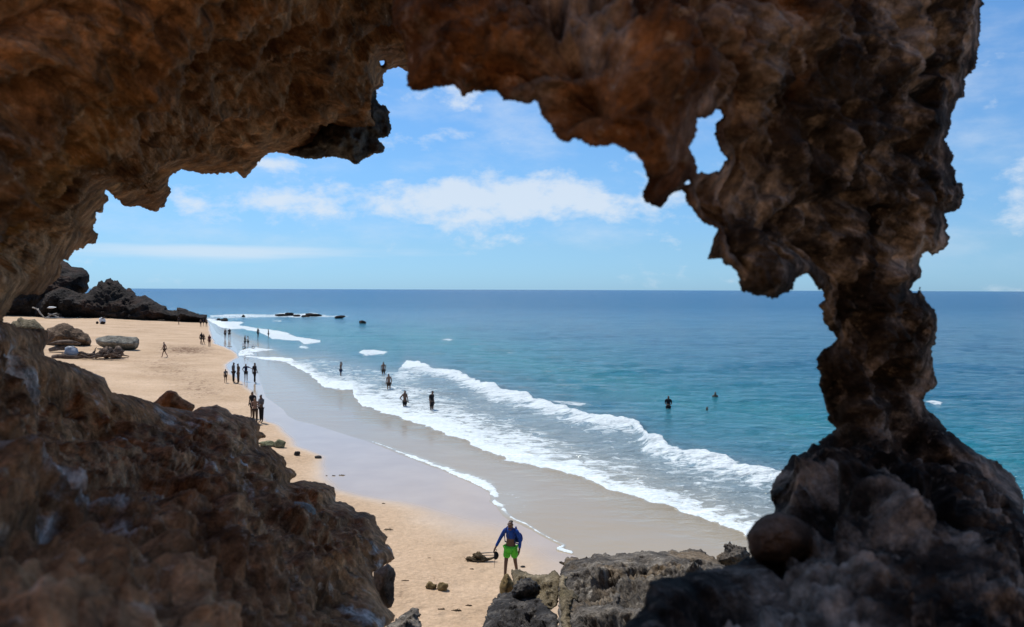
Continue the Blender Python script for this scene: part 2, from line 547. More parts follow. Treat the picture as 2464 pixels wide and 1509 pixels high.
M_GREENSTONE = rock_mat('mossy_stone', (0.06, 0.065, 0.035), (0.15, 0.15, 0.085), (0.28, 0.27, 0.18), scale=2.5, bump=0.7, bdist=0.05)
M_WOOD = rock_mat('weathered_driftwood', (0.035, 0.022, 0.016), (0.11, 0.075, 0.055), (0.26, 0.20, 0.16), scale=1.2, bump=0.8, bdist=0.06)
M_WEED = rock_mat('dry_seaweed', (0.02, 0.015, 0.008), (0.07, 0.05, 0.028), (0.20, 0.15, 0.09), scale=9, bump=1.0, bdist=0.03)


def sand_mat():
    m, nt, bs = new_mat('beach_sand')
    L = nt.links.new
    geo = N(nt, 'ShaderNodeNewGeometry'); v = geo.outputs['Position']
    wet = N(nt, 'ShaderNodeAttribute', attribute_name='wet').outputs['Fac']
    tread = N(nt, 'ShaderNodeAttribute', attribute_name='tread').outputs['Fac']
    big = tex(nt, 'ShaderNodeTexNoise', v, 0.22, Detail=6, Roughness=0.6)
    c0 = ramp(nt, [(0.3, (0.48, 0.33, 0.205)), (0.7, (0.64, 0.46, 0.31))])
    L(big.outputs['Fac'], c0.inputs['Fac'])
    fine = tex(nt, 'ShaderNodeTexNoise', v, 7.0, Detail=5, Roughness=0.75)
    fr = ramp(nt, [(0.3, 0.74), (0.7, 1.14)])
    L(fine.outputs['Fac'], fr.inputs['Fac'])
    dry = mixc(nt, 1.0, c0.outputs[0], fr.outputs[0], 'MULTIPLY')
    # strewn weed scraps and trodden patches
    mp = N(nt, 'ShaderNodeMapping'); mp.inputs['Scale'].default_value = (0.8, 0.28, 1); L(v, mp.inputs['Vector'])
    sc = tex(nt, 'ShaderNodeTexNoise', mp.outputs[0], 3.4, Detail=7, Roughness=0.75, Distortion=0.8)
    thr = N(nt, 'ShaderNodeMapRange', interpolation_type='SMOOTHSTEP', inp={'From Min': 0.57, 'From Max': 0.70})
    L(mth(nt, 'ADD', sc.outputs['Fac'], mth(nt, 'MULTIPLY', tread, 0.17)), thr.inputs['Value'])
    dry = mixc(nt, mth(nt, 'MULTIPLY', thr.outputs[0], mth(nt, 'MINIMUM', mth(nt, 'ADD', tread, 0.16), 1.0)), dry, (0.20, 0.115, 0.065))
    wetn = tex(nt, 'ShaderNodeTexNoise', v, 0.5, Detail=5)
    wr = ramp(nt, [(0.3, (0.45, 0.35, 0.255)), (0.7, (0.51, 0.405, 0.30))])
    L(wetn.outputs['Fac'], wr.inputs['Fac'])
    L(mixc(nt, wet, dry, wr.outputs[0]), bs.inputs['Base Color'])
    rr = N(nt, 'ShaderNodeMapRange', inp={'From Min': 0.2, 'From Max': 1.0, 'To Min': 0.95, 'To Max': 0.12})
    L(wet, rr.inputs['Value']); L(rr.outputs[0], bs.inputs['Roughness'])
    ws = N(nt, 'ShaderNodeMapRange', inp={'From Min': 0.3, 'From Max': 1.0, 'To Min': 0.15, 'To Max': 0.65})
    L(wet, ws.inputs['Value']); L(ws.outputs[0], bs.inputs['Specular IOR Level'])
    foot = tex(nt, 'ShaderNodeTexNoise', v, 2.6, Detail=6, Roughness=0.65)
    prints = tex(nt, 'ShaderNodeTexVoronoi', v, 1.25, Randomness=1.0)
    pd = N(nt, 'ShaderNodeMapRange', interpolation_type='SMOOTHSTEP', inp={'From Min': 0.05, 'From Max': 0.34, 'To Min': -0.55, 'To Max': 0.0})
    L(prints.outputs['Distance'], pd.inputs['Value'])
    hh = mth(nt, 'ADD', pd.outputs[0], mth(nt, 'MULTIPLY', foot.outputs['Fac'], mth(nt, 'ADD', mth(nt, 'MULTIPLY', tread, 2.5), 1.3)))
    hh = mth(nt, 'ADD', hh, mth(nt, 'MULTIPLY', fine.outputs['Fac'], 0.15))
    b = N(nt, 'ShaderNodeBump', inp={'Distance': 0.15})
    bsn = N(nt, 'ShaderNodeMapRange', inp={'From Min': 0.0, 'From Max': 0.8, 'To Min': 0.75, 'To Max': 0.02})
    L(wet, bsn.inputs['Value']); L(bsn.outputs[0], b.inputs['Strength'])
    L(hh, b.inputs['Height']); L(b.outputs[0], bs.inputs['Normal'])
    return m


def sea_mat():
    m, nt, bs = new_mat('sea_water')
    L = nt.links.new
    geo = N(nt, 'ShaderNodeNewGeometry'); v = geo.outputs['Position']
    deep = N(nt, 'ShaderNodeAttribute', attribute_name='deep').outputs['Fac']
    foam = N(nt, 'ShaderNodeAttribute', attribute_name='foam').outputs['Fac']
    far = N(nt, 'ShaderNodeAttribute', attribute_name='far').outputs['Fac']
    # water body: sand showing through the film, pale shallows, green-teal, deep blue
    blot = tex(nt, 'ShaderNodeTexNoise', v, 0.018, Detail=4, Roughness=0.5)
    mp = N(nt, 'ShaderNodeMapping'); mp.inputs['Scale'].default_value = (0.5, 1.0, 1); L(v, mp.inputs['Vector'])
    d2 = mth(nt, 'ADD', deep, mth(nt, 'MULTIPLY', mth(nt, 'SUBTRACT', blot.outputs['Fac'], 0.5), mth(nt, 'MULTIPLY', mth(nt, 'MINIMUM', deep, 0.5), 0.35)))
    body = ramp(nt, [(0.0, (0.38, 0.305, 0.205)), (0.14, (0.30, 0.255, 0.18)), (0.24, (0.13, 0.215, 0.26)), (0.36, (0.050, 0.195, 0.265)),
                     (0.55, (0.008, 0.190, 0.245)), (0.75, (0.003, 0.118, 0.215)), (1.0, (0.002, 0.070, 0.165))])
    L(d2, body.inputs['Fac'])
    # small chop, fading with distance where it is far below what can be seen
    w1 = tex(nt, 'ShaderNodeTexNoise', mp.outputs[0], 1.1, Detail=6, Roughness=0.62, Distortion=0.3)
    w2 = tex(nt, 'ShaderNodeTexNoise', mp.outputs[0], 0.16, Detail=7, Roughness=0.68, Distortion=0.2)
    w3 = tex(nt, 'ShaderNodeTexNoise', mp.outputs[0], 4.2, Detail=4, Roughness=0.6)
    hgt = mth(nt, 'ADD', mth(nt, 'MULTIPLY', w1.outputs['Fac'], mth(nt, 'MULTIPLY', mth(nt, 'SUBTRACT', 1.0, far), 0.8)),
              mth(nt, 'ADD', mth(nt, 'MULTIPLY', w2.outputs['Fac'], 2.1), mth(nt, 'MULTIPLY', w3.outputs['Fac'], mth(nt, 'MULTIPLY', mth(nt, 'SUBTRACT', 1.0, far), 0.05))))
    bm = N(nt, 'ShaderNodeBump', inp={'Distance': 1.0})
    bstr = N(nt, 'ShaderNodeMapRange', inp={'From Min': 0.02, 'From Max': 0.30, 'To Min': 0.05, 'To Max': 1.0})
    L(deep, bstr.inputs['Value']); L(bstr.outputs[0], bm.inputs['Strength'])
    L(hgt, bm.inputs['Height'])
    # foam: lacework that closes up as the density rises
    mpf = N(nt, 'ShaderNodeMapping'); mpf.inputs['Scale'].default_value = (0.75, 1.0, 1); mpf.inputs['Rotation'].default_value = (0, 0, 0.5); L(v, mpf.inputs['Vector'])
    f1 = tex(nt, 'ShaderNodeTexNoise', mpf.outputs[0], 1.5, Detail=9, Roughness=0.68, Distortion=1.2)
    f2 = tex(nt, 'ShaderNodeTexNoise', mpf.outputs[0], 0.22, Detail=5, Roughness=0.6, Distortion=0.8)
    fn = mth(nt, 'ADD', mth(nt, 'MULTIPLY', f1.outputs['Fac'], 0.72), mth(nt, 'MULTIPLY', f2.outputs['Fac'], 0.28))
    fm = N(nt, 'ShaderNodeMapRange', interpolation_type='SMOOTHSTEP', inp={'From Min': 0.46, 'From Max': 0.585})
    L(mth(nt, 'ADD', fn, mth(nt, 'MULTIPLY', mth(nt, 'SUBTRACT', foam, 0.5), 0.42)), fm.inputs['Value'])
    gate = N(nt, 'ShaderNodeMapRange', interpolation_type='SMOOTHSTEP', inp={'From Min': 0.01, 'From Max': 0.16})
    L(foam, gate.inputs['Value'])
    fmask = mth(nt, 'MULTIPLY', fm.outputs[0], gate.outputs[0])
    milky = mixc(nt, mth(nt, 'MULTIPLY', foam, 0.50), body.outputs[0], (0.42, 0.50, 0.52))
    ft = tex(nt, 'ShaderNodeTexNoise', v, 5.0, Detail=5, Roughness=0.7)
    fc = ramp(nt, [(0.3, (0.55, 0.64, 0.67)), (0.62, (0.78, 0.83, 0.84))])
    L(ft.outputs['Fac'], fc.inputs['Fac'])
    L(mixc(nt, fmask, milky, fc.outputs[0]), bs.inputs['Base Color'])
    fb = N(nt, 'ShaderNodeBump', inp={'Distance': 0.12})
    L(mth(nt, 'MULTIPLY', fmask, 0.8), fb.inputs['Strength'])
    L(fn, fb.inputs['Height']); L(bm.outputs[0], fb.inputs['Normal'])
    L(fb.outputs[0], bs.inputs['Normal'])
    rg = N(nt, 'ShaderNodeMapRange', inp={'From Min': 0.0, 'From Max': 1.0, 'To Min': 0.10, 'To Max': 0.85})
    L(fmask, rg.inputs['Value'])
    rfar = mth(nt, 'ADD', rg.outputs[0], mth(nt, 'MULTIPLY', far, 0.14), True)
    L(rfar, bs.inputs['Roughness'])
    bs.inputs['IOR'].default_value = 1.33
    L(mth(nt, 'SUBTRACT', mth(nt, 'SUBTRACT', 0.42, mth(nt, 'MULTIPLY', far, 0.14)), mth(nt, 'MULTIPLY', fmask, 0.2)), bs.inputs['Specular IOR Level'])
    return m


M_SAND, M_SEA = sand_mat(), sea_mat()

# ------------------------------------------------------------------ shore: sand and sea as two sheets
def curve_yx(pts):
    a = np.array(pts, float); return a[:, 0], a[:, 1]


# waterline of the thin swash and edge of the dry sand: (picture row, picture column) traced, turned into ground coordinates below
C_Y, C_X = curve_yx([(690, -900), (757, -800), (762, 440), (765, 497), (772, 500), (785, 512), (800, 520), (825, 560), (840, 571), (857, 576), (862, 590), (880, 615), (955, 640), (985, 682), (1000, 692),
                     (1011, 712), (1020, 754), (1035, 800), (1053, 856), (1062, 890), (1075, 928), (1090, 962), (1105, 1002), (1120, 1040), (1132, 1076), (1145, 1102), (1158, 1135), (1172, 1165), (1185, 1186), (1197, 1190), (1207, 1188), (1218, 1204),
                     (1240, 1219), (1252, 1236), (1262, 1262), (1272, 1278), (1285, 1300), (1305, 1338), (1313, 1358), (1319, 1350), (1325, 1346), (1332, 1374), (1400, 1490), (1600, 1740), (2400, 2500)])
A_Y, A_X = curve_yx([(690, -900), (757, -800), (762, 440), (765, 497), (800, 503), (828, 512), (835, 535), (848, 562), (860, 569), (868, 552), (880, 538), (900, 548), (920, 575),
                     (945, 603), (965, 612), (990, 615), (1015, 632), (1022, 655), (1032, 672), (1055, 690), (1075, 700), (1090, 735), (1100, 764), (1150, 768), (1180, 790),
                     (1195, 830), (1210, 900), (1240, 1000), (1270, 1080), (1330, 1200), (1380, 1290), (1450, 1400), (1600, 1600), (2400, 2300)])


def shore(X, Y):
    """for ground points: metres landward of the waterline, metres landward of the dry edge, picture coordinates"""
    px, py = project(np.stack([X, Y, np.zeros_like(X)], -1))
    py = np.maximum(py, 690)
    d = Y
    lc = (np.interp(py, C_Y, C_X) - px) / FPX * d
    la = (np.interp(py, A_Y, A_X) - px) / FPX * d
    return lc, la, px, py


def sand_z(X, Y):
    lc, la, px, py = shore(X, Y)
    z = np.where(lc > 0, 0.012 * np.minimum(lc, 25), 0.05 * np.maximum(lc, -60))
    z = z + 0.030 * np.clip(la, 0, 22) + 0.01 * np.clip(la - 22, 0, 300)
    return z


def ground_pt(px, py, z0=None):
    """where the ray of a picture point meets the beach (or level z0)"""
    r = rays(px, py)
    z = 0.0 if z0 is None else z0
    for _ in range(30):
        t = (z - CAM_H) / r[2]
        p = np.array([r[0] * t, r[1] * t, z])
        if z0 is not None: break
        zn = max(float(sand_z(p[:1], p[1:2])[0]), 0.0)
        z = 0.5 * z + 0.5 * zn
    return p


def fan_grid(rows_px, ucols):
    d = CAM_H * FPX / (rows_px - 697.0)
    U, D = np.meshgrid(ucols, d)
    return U * D, D.copy()


def grid_faces(ny, nx, keep=None):
    idx = np.arange(nx * ny).reshape(ny, nx)
    a, b, c, d = idx[:-1, :-1], idx[:-1, 1:], idx[1:, 1:], idx[1:, :-1]
    f = np.stack([a, d, c, b], -1).reshape(-1, 4)
    return f if keep is None else f[keep.ravel()]


def compact(co, f, attrs):
    used = np.zeros(len(co), bool); used[f.ravel()] = True
    rm = np.cumsum(used) - 1
    return co[used], rm[f], {k: v[used] for k, v in attrs.items()}


u_in = np.arange(-0.70, 0.70, 2.6 / FPX)
ucols = np.concatenate([np.arange(-3.0, -0.70, 0.02), u_in, np.arange(0.70, 3.0, 0.02)])


def seg_dist(px, py, pts):
    d2 = np.full(px.shape, 1e18)
    pts = np.asarray(pts, float)
    for (x1, y1), (x2, y2) in zip(pts[:-1], pts[1:]):
        ex, ey = x2 - x1, y2 - y1
        t = np.clip(((px - x1) * ex + (py - y1) * ey) / (ex * ex + ey * ey + 1e-9), 0, 1)
        d2 = np.minimum(d2, (px - x1 - t * ex) ** 2 + (py - y1 - t * ey) ** 2)
    return np.sqrt(d2)


def sstep(a, b, x):
    t = np.clip((x - a) / (b - a), 0, 1); return t * t * (3 - 2 * t)


def build_sea():
    rows = 697.0 + np.concatenate([[0.12, 0.3, 0.55, 0.9, 1.4, 2.0, 2.8, 3.8, 5.0], np.arange(6.5, 130, 1.9), np.arange(130, 700, 2.4), np.arange(700, 1700, 40)])
    X, Y = fan_grid(rows, ucols)
    lc, la, px, py = shore(X, Y)
    # upper (seaward) edge of the surf and lower (landward) edge of the white foam
    U = [(690, 866), (780, 862), (860, 880), (955, 893), (978, 871), (1000, 876), (1040, 884), (1075, 893), (1105, 903), (1140, 918), (1180, 935), (1270, 955), (1310, 973), (1440, 1010), (1525, 1022),
         (1545, 1040), (1560, 1062), (1640, 1093), (1750, 1118), (1850, 1138), (1900, 1152), (2000, 1190), (2464, 1330), (3200, 1500)]
    B = [(640, 857), (688, 872), (705, 882), (720, 890), (750, 905), (765, 920), (780, 932), (820, 938), (848, 941), (852, 955), (862, 967), (870, 975), (910, 990), (950, 1000), (1000, 1020), (1050, 1035), (1090, 1047), (1120, 1060), (1160, 1085),
         (1210, 1105), (1250, 1112), (1300, 1120), (1340, 1132), (1380, 1145), (1440, 1165), (1480, 1185), (1550, 1205), (1620, 1225), (1700, 1250), (1760, 1275), (1800, 1292), (1900, 1330), (2464, 1550), (3200, 1800)]
    C = [(690, 1000), (712, 1011), (754, 1020), (800, 1035), (856, 1053)]
    P3 = np.stack([X.ravel(), Y.ravel(), 0 * X.ravel()], -1)
    wob = fbm(P3 / 3.0, 4, 3).reshape(X.shape); wob2 = fbm(P3 / 0.9, 3, 5).reshape(X.shape)
    wobL = fbm(P3 * np.array([1, 0.45, 1]) / 9.0, 4, 55).reshape(X.shape)
    pxs = (py - 697) / 400.0 * 22
    yy = py + wob * pxs * 0.5 + wob2 * pxs * 0.25
    Ux, Uy = zip(*U); Bx, By = zip(*B)
    yU = np.interp(px, Ux, Uy); yB = np.interp(px, Bx, By)
    k = (py - 697) / 400.0         # how large a metre shows here
    inside = sstep(-2.0, 4.0, yy - yU) * sstep(-1.5, 2.5, yB - yy) * (px > 640)
    dU, dB = yy - yU, yB - yy
    crest = np.exp(-np.clip(dU, 0, 999) / (17 * k + 3)) * (dU > -3)
    edge = np.exp(-np.clip(dB, 0, 999) / (22 * k + 3))
    gap = np.exp(-((dU - 52 * k * 1.2) / (34 * k + 1)) ** 2) * sstep(960, 1040, px)
    leftsoft = sstep(1010, 930, px) * sstep(945, 860, py)
    f = inside * np.clip(0.54 + 0.62 * crest * sstep(940, 985, px) + 0.45 * edge - 0.30 * gap - 0.18 * leftsoft + 0.06 * wob, 0.02, 1.0)
    # thin bright swash line
    sw = [(880, 1058), (925, 1074), (962, 1089), (1002, 1104), (1040, 1119), (1076, 1131), (1102, 1144), (1135, 1157), (1165, 1171), (1187, 1184), (1191, 1197), (1190, 1207), (1206, 1218), (1221, 1239), (1240, 1252), (1266, 1262), (1300, 1284), (1338, 1304), (1358, 1313)]
    w = np.interp(px, [880, 960, 1100, 1170, 1190, 1230, 1360], [2, 6, 15, 26, 28, 5, 4])
    ln = np.interp(px, *zip(*[(p[0], p[1]) for p in sorted(sw)]))
    dl = seg_dist(px, py, sw)
    sea_side = lc < 0.15
    f = np.maximum(f, sea_side * sstep(1, -0.15, dl / w + 0.35 * wob + 0.35 * wob2) * np.interp(px, [870, 900, 1190, 1230, 1370], [0, 0.72, 0.85, 0.66, 0.7]) * (py > 1045))
    tip = seg_dist(px, py, [(1356, 1316), (1342, 1322), (1375, 1330)])
    f = np.maximum(f, sstep(4, 1.5, tip) * 0.95)
    # churned lace behind the line around the bend
    f = np.maximum(f, 0.33 * np.exp(-(((px - 1225) / 60) ** 2 + ((py - 1205) / 45) ** 2)) * sea_side)
    # isolated whitecaps and far surf
    def patch(pts, dens, soft=1.5):
        nonlocal f
        s_ = poly_sdf(px, py, [('a', pts)])
        f = np.maximum(f, dens * (0.80 + 0.2 * wobL) * sstep(-soft - 1, soft + 0.5, s_ + wob * 1.2 + wobL * 2.6))
    patch([(500, 766), (536, 771), (587, 776), (575, 783), (619, 790), (664, 796), (717, 810), (772, 819), (770, 825), (733, 828), (720, 820), (656, 815), (622, 798), (585, 792), (553, 792), (528, 786), (515, 778), (498, 772)], 1.0)
    patch([(571, 850), (578, 843), (590, 838), (612, 834), (640, 838), (690, 841), (640, 846), (610, 850), (640, 852), (600, 856), (574, 857)], 0.85, 2)
    patch([(573, 855), (640, 859), (700, 862), (712, 868), (690, 871), (650, 867), (600, 861)], 1.0, 1.2)
    patch([(862, 851), (875, 841), (900, 842), (935, 848), (925, 853), (880, 856)], 1.0)
    patch([(715, 836), (725, 832), (745, 836), (738, 839)], 0.9)
    patch([(1060, 818), (1075, 815), (1095, 818), (1080, 822)], 0.8)
    patch([(1310, 966), (1350, 966), (1417, 970), (1400, 974), (1340, 973)], 0.85)
    patch([(1075, 893), (1105, 896), (1112, 899), (1085, 902)], 0.9)
    patch([(505, 757), (560, 755), (640, 757), (700, 755), (770, 756), (800, 759), (850, 761), (800, 765), (720, 764), (640, 764), (560, 766), (505, 765)], 0.74, 2)
    patch([(725, 757), (745, 752), (765, 754), (770, 760), (745, 763)], 0.9)
    patch([(650, 755), (690, 752), (720, 757), (690, 760)], 0.8)
    patch([(1800, 872), (1822, 868), (1862, 872), (1850, 877), (1815, 877)], 0.52, 3)
    patch([(1400, 884), (1440, 882), (1470, 886), (1430, 889)], 0.35, 3)
    patch([(1215, 847), (1235, 845), (1243, 849), (1225, 851)], 0.6, 2)
    patch([(2222, 966), (2245, 966), (2268, 972), (2250, 975)], 0.9)
    patch([(910, 771), (935, 770), (940, 773), (915, 774)], 0.5)
    patch([(655, 769), (680, 768), (676, 774), (655, 774)], 0.55)
    # depth of the water body
    dp = (yU - py)
    off = np.clip((yU - py) / np.maximum(yU - 697, 1), 0, 1)
    film = sstep(0, 1, (-lc) / 9.0)
    deep = np.where(dp > 0, 0.24 + 0.76 * off ** 0.85, 0.24 - 0.24 * sstep(0, 1, (py - yU) / np.maximum((60 + 1.6 * (yB - yU)), 1)))
    leftpale = sstep(1000, 600, px)
    deep = np.where(dp > 0, deep - 0.10 * leftpale * (1 - off), deep)
    deep = np.clip(deep, 0, 1) * np.clip(film * 1.2 + 0.02, 0, 1)
    far = sstep(60, 420, Y)
    # water height: chop, swell, the breaking wave
    amp = np.clip(-lc / 25.0, 0, 1)
    P3b = P3 * np.array([0.5, 1.0, 1])
    z = amp * (0.20 * fbm(P3b / 2.6, 3, 21).reshape(X.shape) * (1 - sstep(80, 300, Y)) + 0.30 * fbm(P3b / 13.0, 2, 9).reshape(X.shape) * (1 - 0.6 * sstep(300, 1500, Y)))
    front = np.exp(-((dU - 8 * k) / (20 * k + 1)) ** 2) * sstep(930, 1010, px) * sstep(2600, 2000, px)
    z = z + np.interp(px, [960, 1350], [0.45, 1.0]) * front * 0.34 * (1 + 0.9 * wob + 0.3 * wob2) + f * 0.05 * (1 + wob2)
    swell = np.exp(-(((py - np.interp(px, [1300, 1700, 2000, 2464], [905, 884, 868, 880])) / 7.0) ** 2)) * sstep(1300, 1600, px)
    z = z + 0.28 * swell
    z = np.maximum(z, 0.0 * z - 0.15)
    co = np.stack([X, Y, z], -1)
    keep = (lc < 1.2)
    cell = keep[:-1, :-1] | keep[1:, 1:] | keep[1:, :-1] | keep[:-1, 1:]
    fcs = grid_faces(*X.shape, cell)
    at = {'deep': deep.ravel(), 'foam': f.ravel(), 'far': far.ravel()}
    co, fcs, at = compact(co.reshape(-1, 3), fcs, at)
    ob = make_mesh('sea', co, fcs, M_SEA, True, at)
    tag(ob, 'blue-green sea with white surf rolling onto the beach', kind='structure')


def build_sand():
    rows = 697.0 + np.concatenate([[8, 20, 35, 45], np.arange(54, 120, 1.6), np.arange(120, 720, 2.6), np.arange(720, 2600, 40)])
    uc = np.concatenate([np.arange(-4.0, -0.70, 0.03), np.arange(-0.70, 0.35, 2.6 / FPX), np.arange(0.35, 3.0, 0.02)])
    X, Y = fan_grid(rows, uc)
    lc, la, px, py = shore(X, Y)
    z = sand_z(X.ravel(), Y.ravel()).reshape(X.shape)
    P3 = np.stack([X.ravel(), Y.ravel(), 0 * X.ravel()], -1)
    wob = fbm(P3 / 4.0, 4, 13).reshape(X.shape)
    k = (py - 697) / 400.0
    # wetness: crisp edge far off, a broad blend close by
    width = np.interp(py, [760, 1050, 1180, 1260, 1400], [0.5, 0.5, 0.9, 3.0, 3.2])
    wet = sstep(1, -1, (la + wob * width * 0.5) / width)
    dry = 1 - wet
    g = lambda cx, cy, sx, sy: np.exp(-(((px - cx) / sx) ** 2 + ((py - cy) / sy) ** 2))
    tread = np.clip(1.0 * g(450, 846, 70, 12) + 0.55 * g(400, 890, 90, 30) + 0.55 * g(480, 940, 70, 30) + 0.3 * g(350, 800, 120, 20) + 0.85 * g(1110, 1468, 70, 9) + 0.28 * g(1050, 1410, 60, 20)
                    + 0.35 * g(960, 1440, 30, 30) + 0.3 * g(900, 1285, 30, 8), 0, 1) * dry
    tr = tread
    z = z + dry * (0.045 * fbm(P3 / 0.7, 3, 41).reshape(X.shape) * (0.35 + 1.6 * tr) + 0.10 * wob * np.clip(la / 6, 0, 1))
    co = np.stack([X, Y, z], -1)
    keep = (lc > -14)
    cell = keep[:-1, :-1] | keep[1:, 1:]
    fcs = grid_faces(*X.shape, cell)
    co, fcs, at = compact(co.reshape(-1, 3), fcs, {'wet': wet.ravel(), 'tread': tread.ravel()})
    ob = make_mesh('beach', co, fcs, M_SAND, True, at)
    tag(ob, 'sandy beach, dry peach sand above and wet reflecting sand below', kind='structure')


build_sea()
build_sand()
# sea bed far below keeps the horizon closed

# ------------------------------------------------------------------ rocks
def K(pts, sx, ox, oy):
    return [(ox + x * sx, oy + y * sx) for x, y in pts]


cA = lambda p: K(p, .25, 0, 581.8)
c1 = lambda p: K(p, .41667, 0, 0)
c2 = lambda p: K(p, .34722, 941.1, 0)
c3 = lambda p: K(p, .49905, 1694, 0)
c4 = lambda p: K(p, .54638, 1711.1, 684.5)
c5 = lambda p: K(p, .48984, 0, 770)
c6 = lambda p: K(p, .40974, 855.6, 1214.9)
cG = lambda p: K(p, .13889, 17.11, 701.6)
cJ = lambda p: K(p, .14584, 1180.7, 1309)

FINE = (-30, -30, 2494, 1540)
OVER_CTRL = [(-800, -800, 1.6), (-700, 400, 1.8), (0, 0, 1.9), (600, 0, 2.6), (950, 0, 3.2), (300, 300, 2.8), (700, 250, 3.8), (870, 300, 5.0), (0, 600, 2.3), (150, 580, 3.6),
             (60, 740, 3.4), (400, 430, 4.2), (620, 380, 4.5), (960, 150, 4.6), (600, -700, 3.0), (-600, 900, 2.0), (1300, -800, 3.6), (1100, 100, 4.6)]
overhang = cA([(0, 780), (60, 700), (110, 620), (130, 570), (180, 520), (270, 503), (340, 500), (400, 490), (440, 450), (520, 390), (570, 330), (592, 240), (575, 200), (600, 180), (650, 165), (705, 150), (690, 120), (700, 100)]) + \
    c1([(385, 1505), (425, 1480), (410, 1465), (440, 1440), (475, 1430), (510, 1405), (550, 1400), (563, 1370), (560, 1345), (540, 1320), (540, 1300), (555, 1250), (560, 1225), (590, 1225), (600, 1190),
        (625, 1160), (625, 1130), (600, 1115), (610, 1105), (630, 1110), (660, 1140), (715, 1185), (740, 1195), (800, 1190), (830, 1205), (895, 1222), (950, 1195), (965, 1150), (985, 1115), (985, 1090),
        (970, 1060), (975, 1030), (1000, 1005), (1050, 980), (1120, 990), (1220, 1010), (1290, 1000), (1360, 992), (1410, 1028), (1460, 980), (1500, 935), (1510, 910), (1545, 895), (1545, 875), (1600, 880),
        (1680, 895), (1760, 910), (1830, 918), (1880, 903), (1940, 907), (2000, 915), (2045, 948), (2070, 940), (2100, 915), (2150, 885), (2210, 880), (2225, 850), (2200, 820), (2180, 800), (2240, 785),
        (2260, 740), (2245, 690), (2245, 640), (2220, 610), (2190, 600), (2170, 570), (2175, 540), (2170, 520), (2215, 505), (2220, 480), (2215, 440), (2240, 400), (2280, 380), (2310, 390), (2345, 415),
        (2460, 440), (2600, 300), (2800, 0), (3200, -900), (3200, -7000), (-4200, -7000), (-4200, 2000), (-300, 2000)])
ob = rock_sheet('rock_overhang', [('a', overhang), ('hole', c1([(2195, 350), (2215, 345), (2222, 362), (2212, 382), (2197, 378)]))], OVER_CTRL, 3.7, 0.30, 4.5, M_OVER,
                jag=((70, 3.0), (16, 4.0), (6, 2.2)), ysq=0.7, relief=((1.1, 0.25, 'f', 3), (0.40, 0.085, 'b', 4), (0.13, 0.045, 'b', 4), (0.30, 0.09, 'p', 2)), fine=FINE, coarse=30, seed=3, back_rise=1.4,
                strata=((1, 0, 0.3), (0, 1, 0), (-0.5, 0, 1.3)))
tag(ob, 'big brown rock overhang filling the upper left of the view', 'rock')
tip = rock_sheet('crag', [('a', c1([(1620, 850), (1700, 830), (1800, 760), (1870, 690), (1930, 620), (2000, 570), (2060, 520), (2110, 495), (2160, 505), (2175, 540), (2172, 572), (2192, 602), (2224, 612), (2248, 642), (2247, 690), (2263, 742), (2242, 787), (2182, 802), (2202, 822), (2228, 850), (2212, 883),
    (2152, 888), (2102, 918), (2072, 943), (2045, 951), (2000, 917), (1940, 909), (1880, 905), (1830, 920), (1760, 912), (1680, 897)]))], [(700, 350, 4.55), (930, 250, 4.75)], 2.6, 0.30, 0.4, M_GREYROCK, jag=((14, 3.0), (6, 2.5)),
    relief=((0.35, 0.12, 'b', 4), (0.12, 0.06, 'b', 4), (0.2, 0.10, 'p', 2)), seed=33, parent=ob, taper_w=0.2)
tip['label'] = 'dark craggy lump hanging at the tip of the overhang'

SLOPE_CTRL = [(-600, 900, 1.7), (-600, 1900, 1.0), (0, 800, 2.9), (0, 1100, 1.9), (0, 1500, 1.15), (100, 900, 3.2), (260, 930, 4.0), (420, 1000, 4.6), (420, 1250, 2.3), (400, 1500, 1.35), (640, 1040, 5.4), (700, 1120, 5.6),
              (700, 1300, 3.5), (700, 1500, 2.1), (850, 1230, 5.2), (940, 1330, 4.6), (940, 1480, 3.6), (900, 1900, 2.2), (300, 1900, 0.95)]
slope = [(-900, 560), (-260, 640), (-60, 700)] + cA([(0, 760), (110, 790), (160, 830), (400, 835), (470, 850), (455, 960), (440, 1010), (415, 1050), (430, 1090), (560, 1140), (700, 1175), (830, 1235), (900, 1258), (1010, 1315), (1045, 1390)]) + \
    c5([(545, 350), (560, 355), (640, 372), (700, 385), (745, 398), (800, 425), (950, 445), (965, 436), (990, 425), (1040, 425), (1065, 417), (1110, 430), (1140, 460), (1200, 470), (1240, 480), (1270, 505), (1280, 515),
        (1278, 545), (1312, 568), (1308, 580), (1275, 590), (1272, 615), (1330, 622), (1360, 650), (1395, 675), (1405, 700), (1407, 725), (1430, 730), (1458, 760), (1450, 770), (1425, 785), (1418, 795),
        (1440, 798), (1490, 785), (1560, 795), (1600, 805), (1640, 820), (1650, 850), (1652, 890), (1700, 895), (1740, 920), (1750, 940), (1800, 940), (1845, 965), (1850, 1000), (1880, 1040), (1903, 1065),
        (1890, 1095), (1925, 1120), (1935, 1170), (1920, 1190), (1850, 1230), (1830, 1240), (1835, 1290), (1860, 1340), (1890, 1400), (1925, 1430), (1943, 1450), (1935, 1475), (1890, 1505), (1880, 1600),
        (1850, 2600), (-1900, 2600)])
ob = rock_sheet('rock_slope', [('a', slope)], SLOPE_CTRL, 3.7, 0.28, 1.6, M_SLOPE, jag=((60, 2.5), (15, 2.4), (6, 1.0)),
                ysq=0.7, relief=((1.0, 0.22, 'f', 3), (0.36, 0.075, 'b', 4), (0.12, 0.042, 'b', 4), (0.28, 0.08, 'p', 2)), fine=FINE, coarse=30, seed=8)
tag(ob, 'dusty brown rock slope filling the lower left of the view', 'rock')
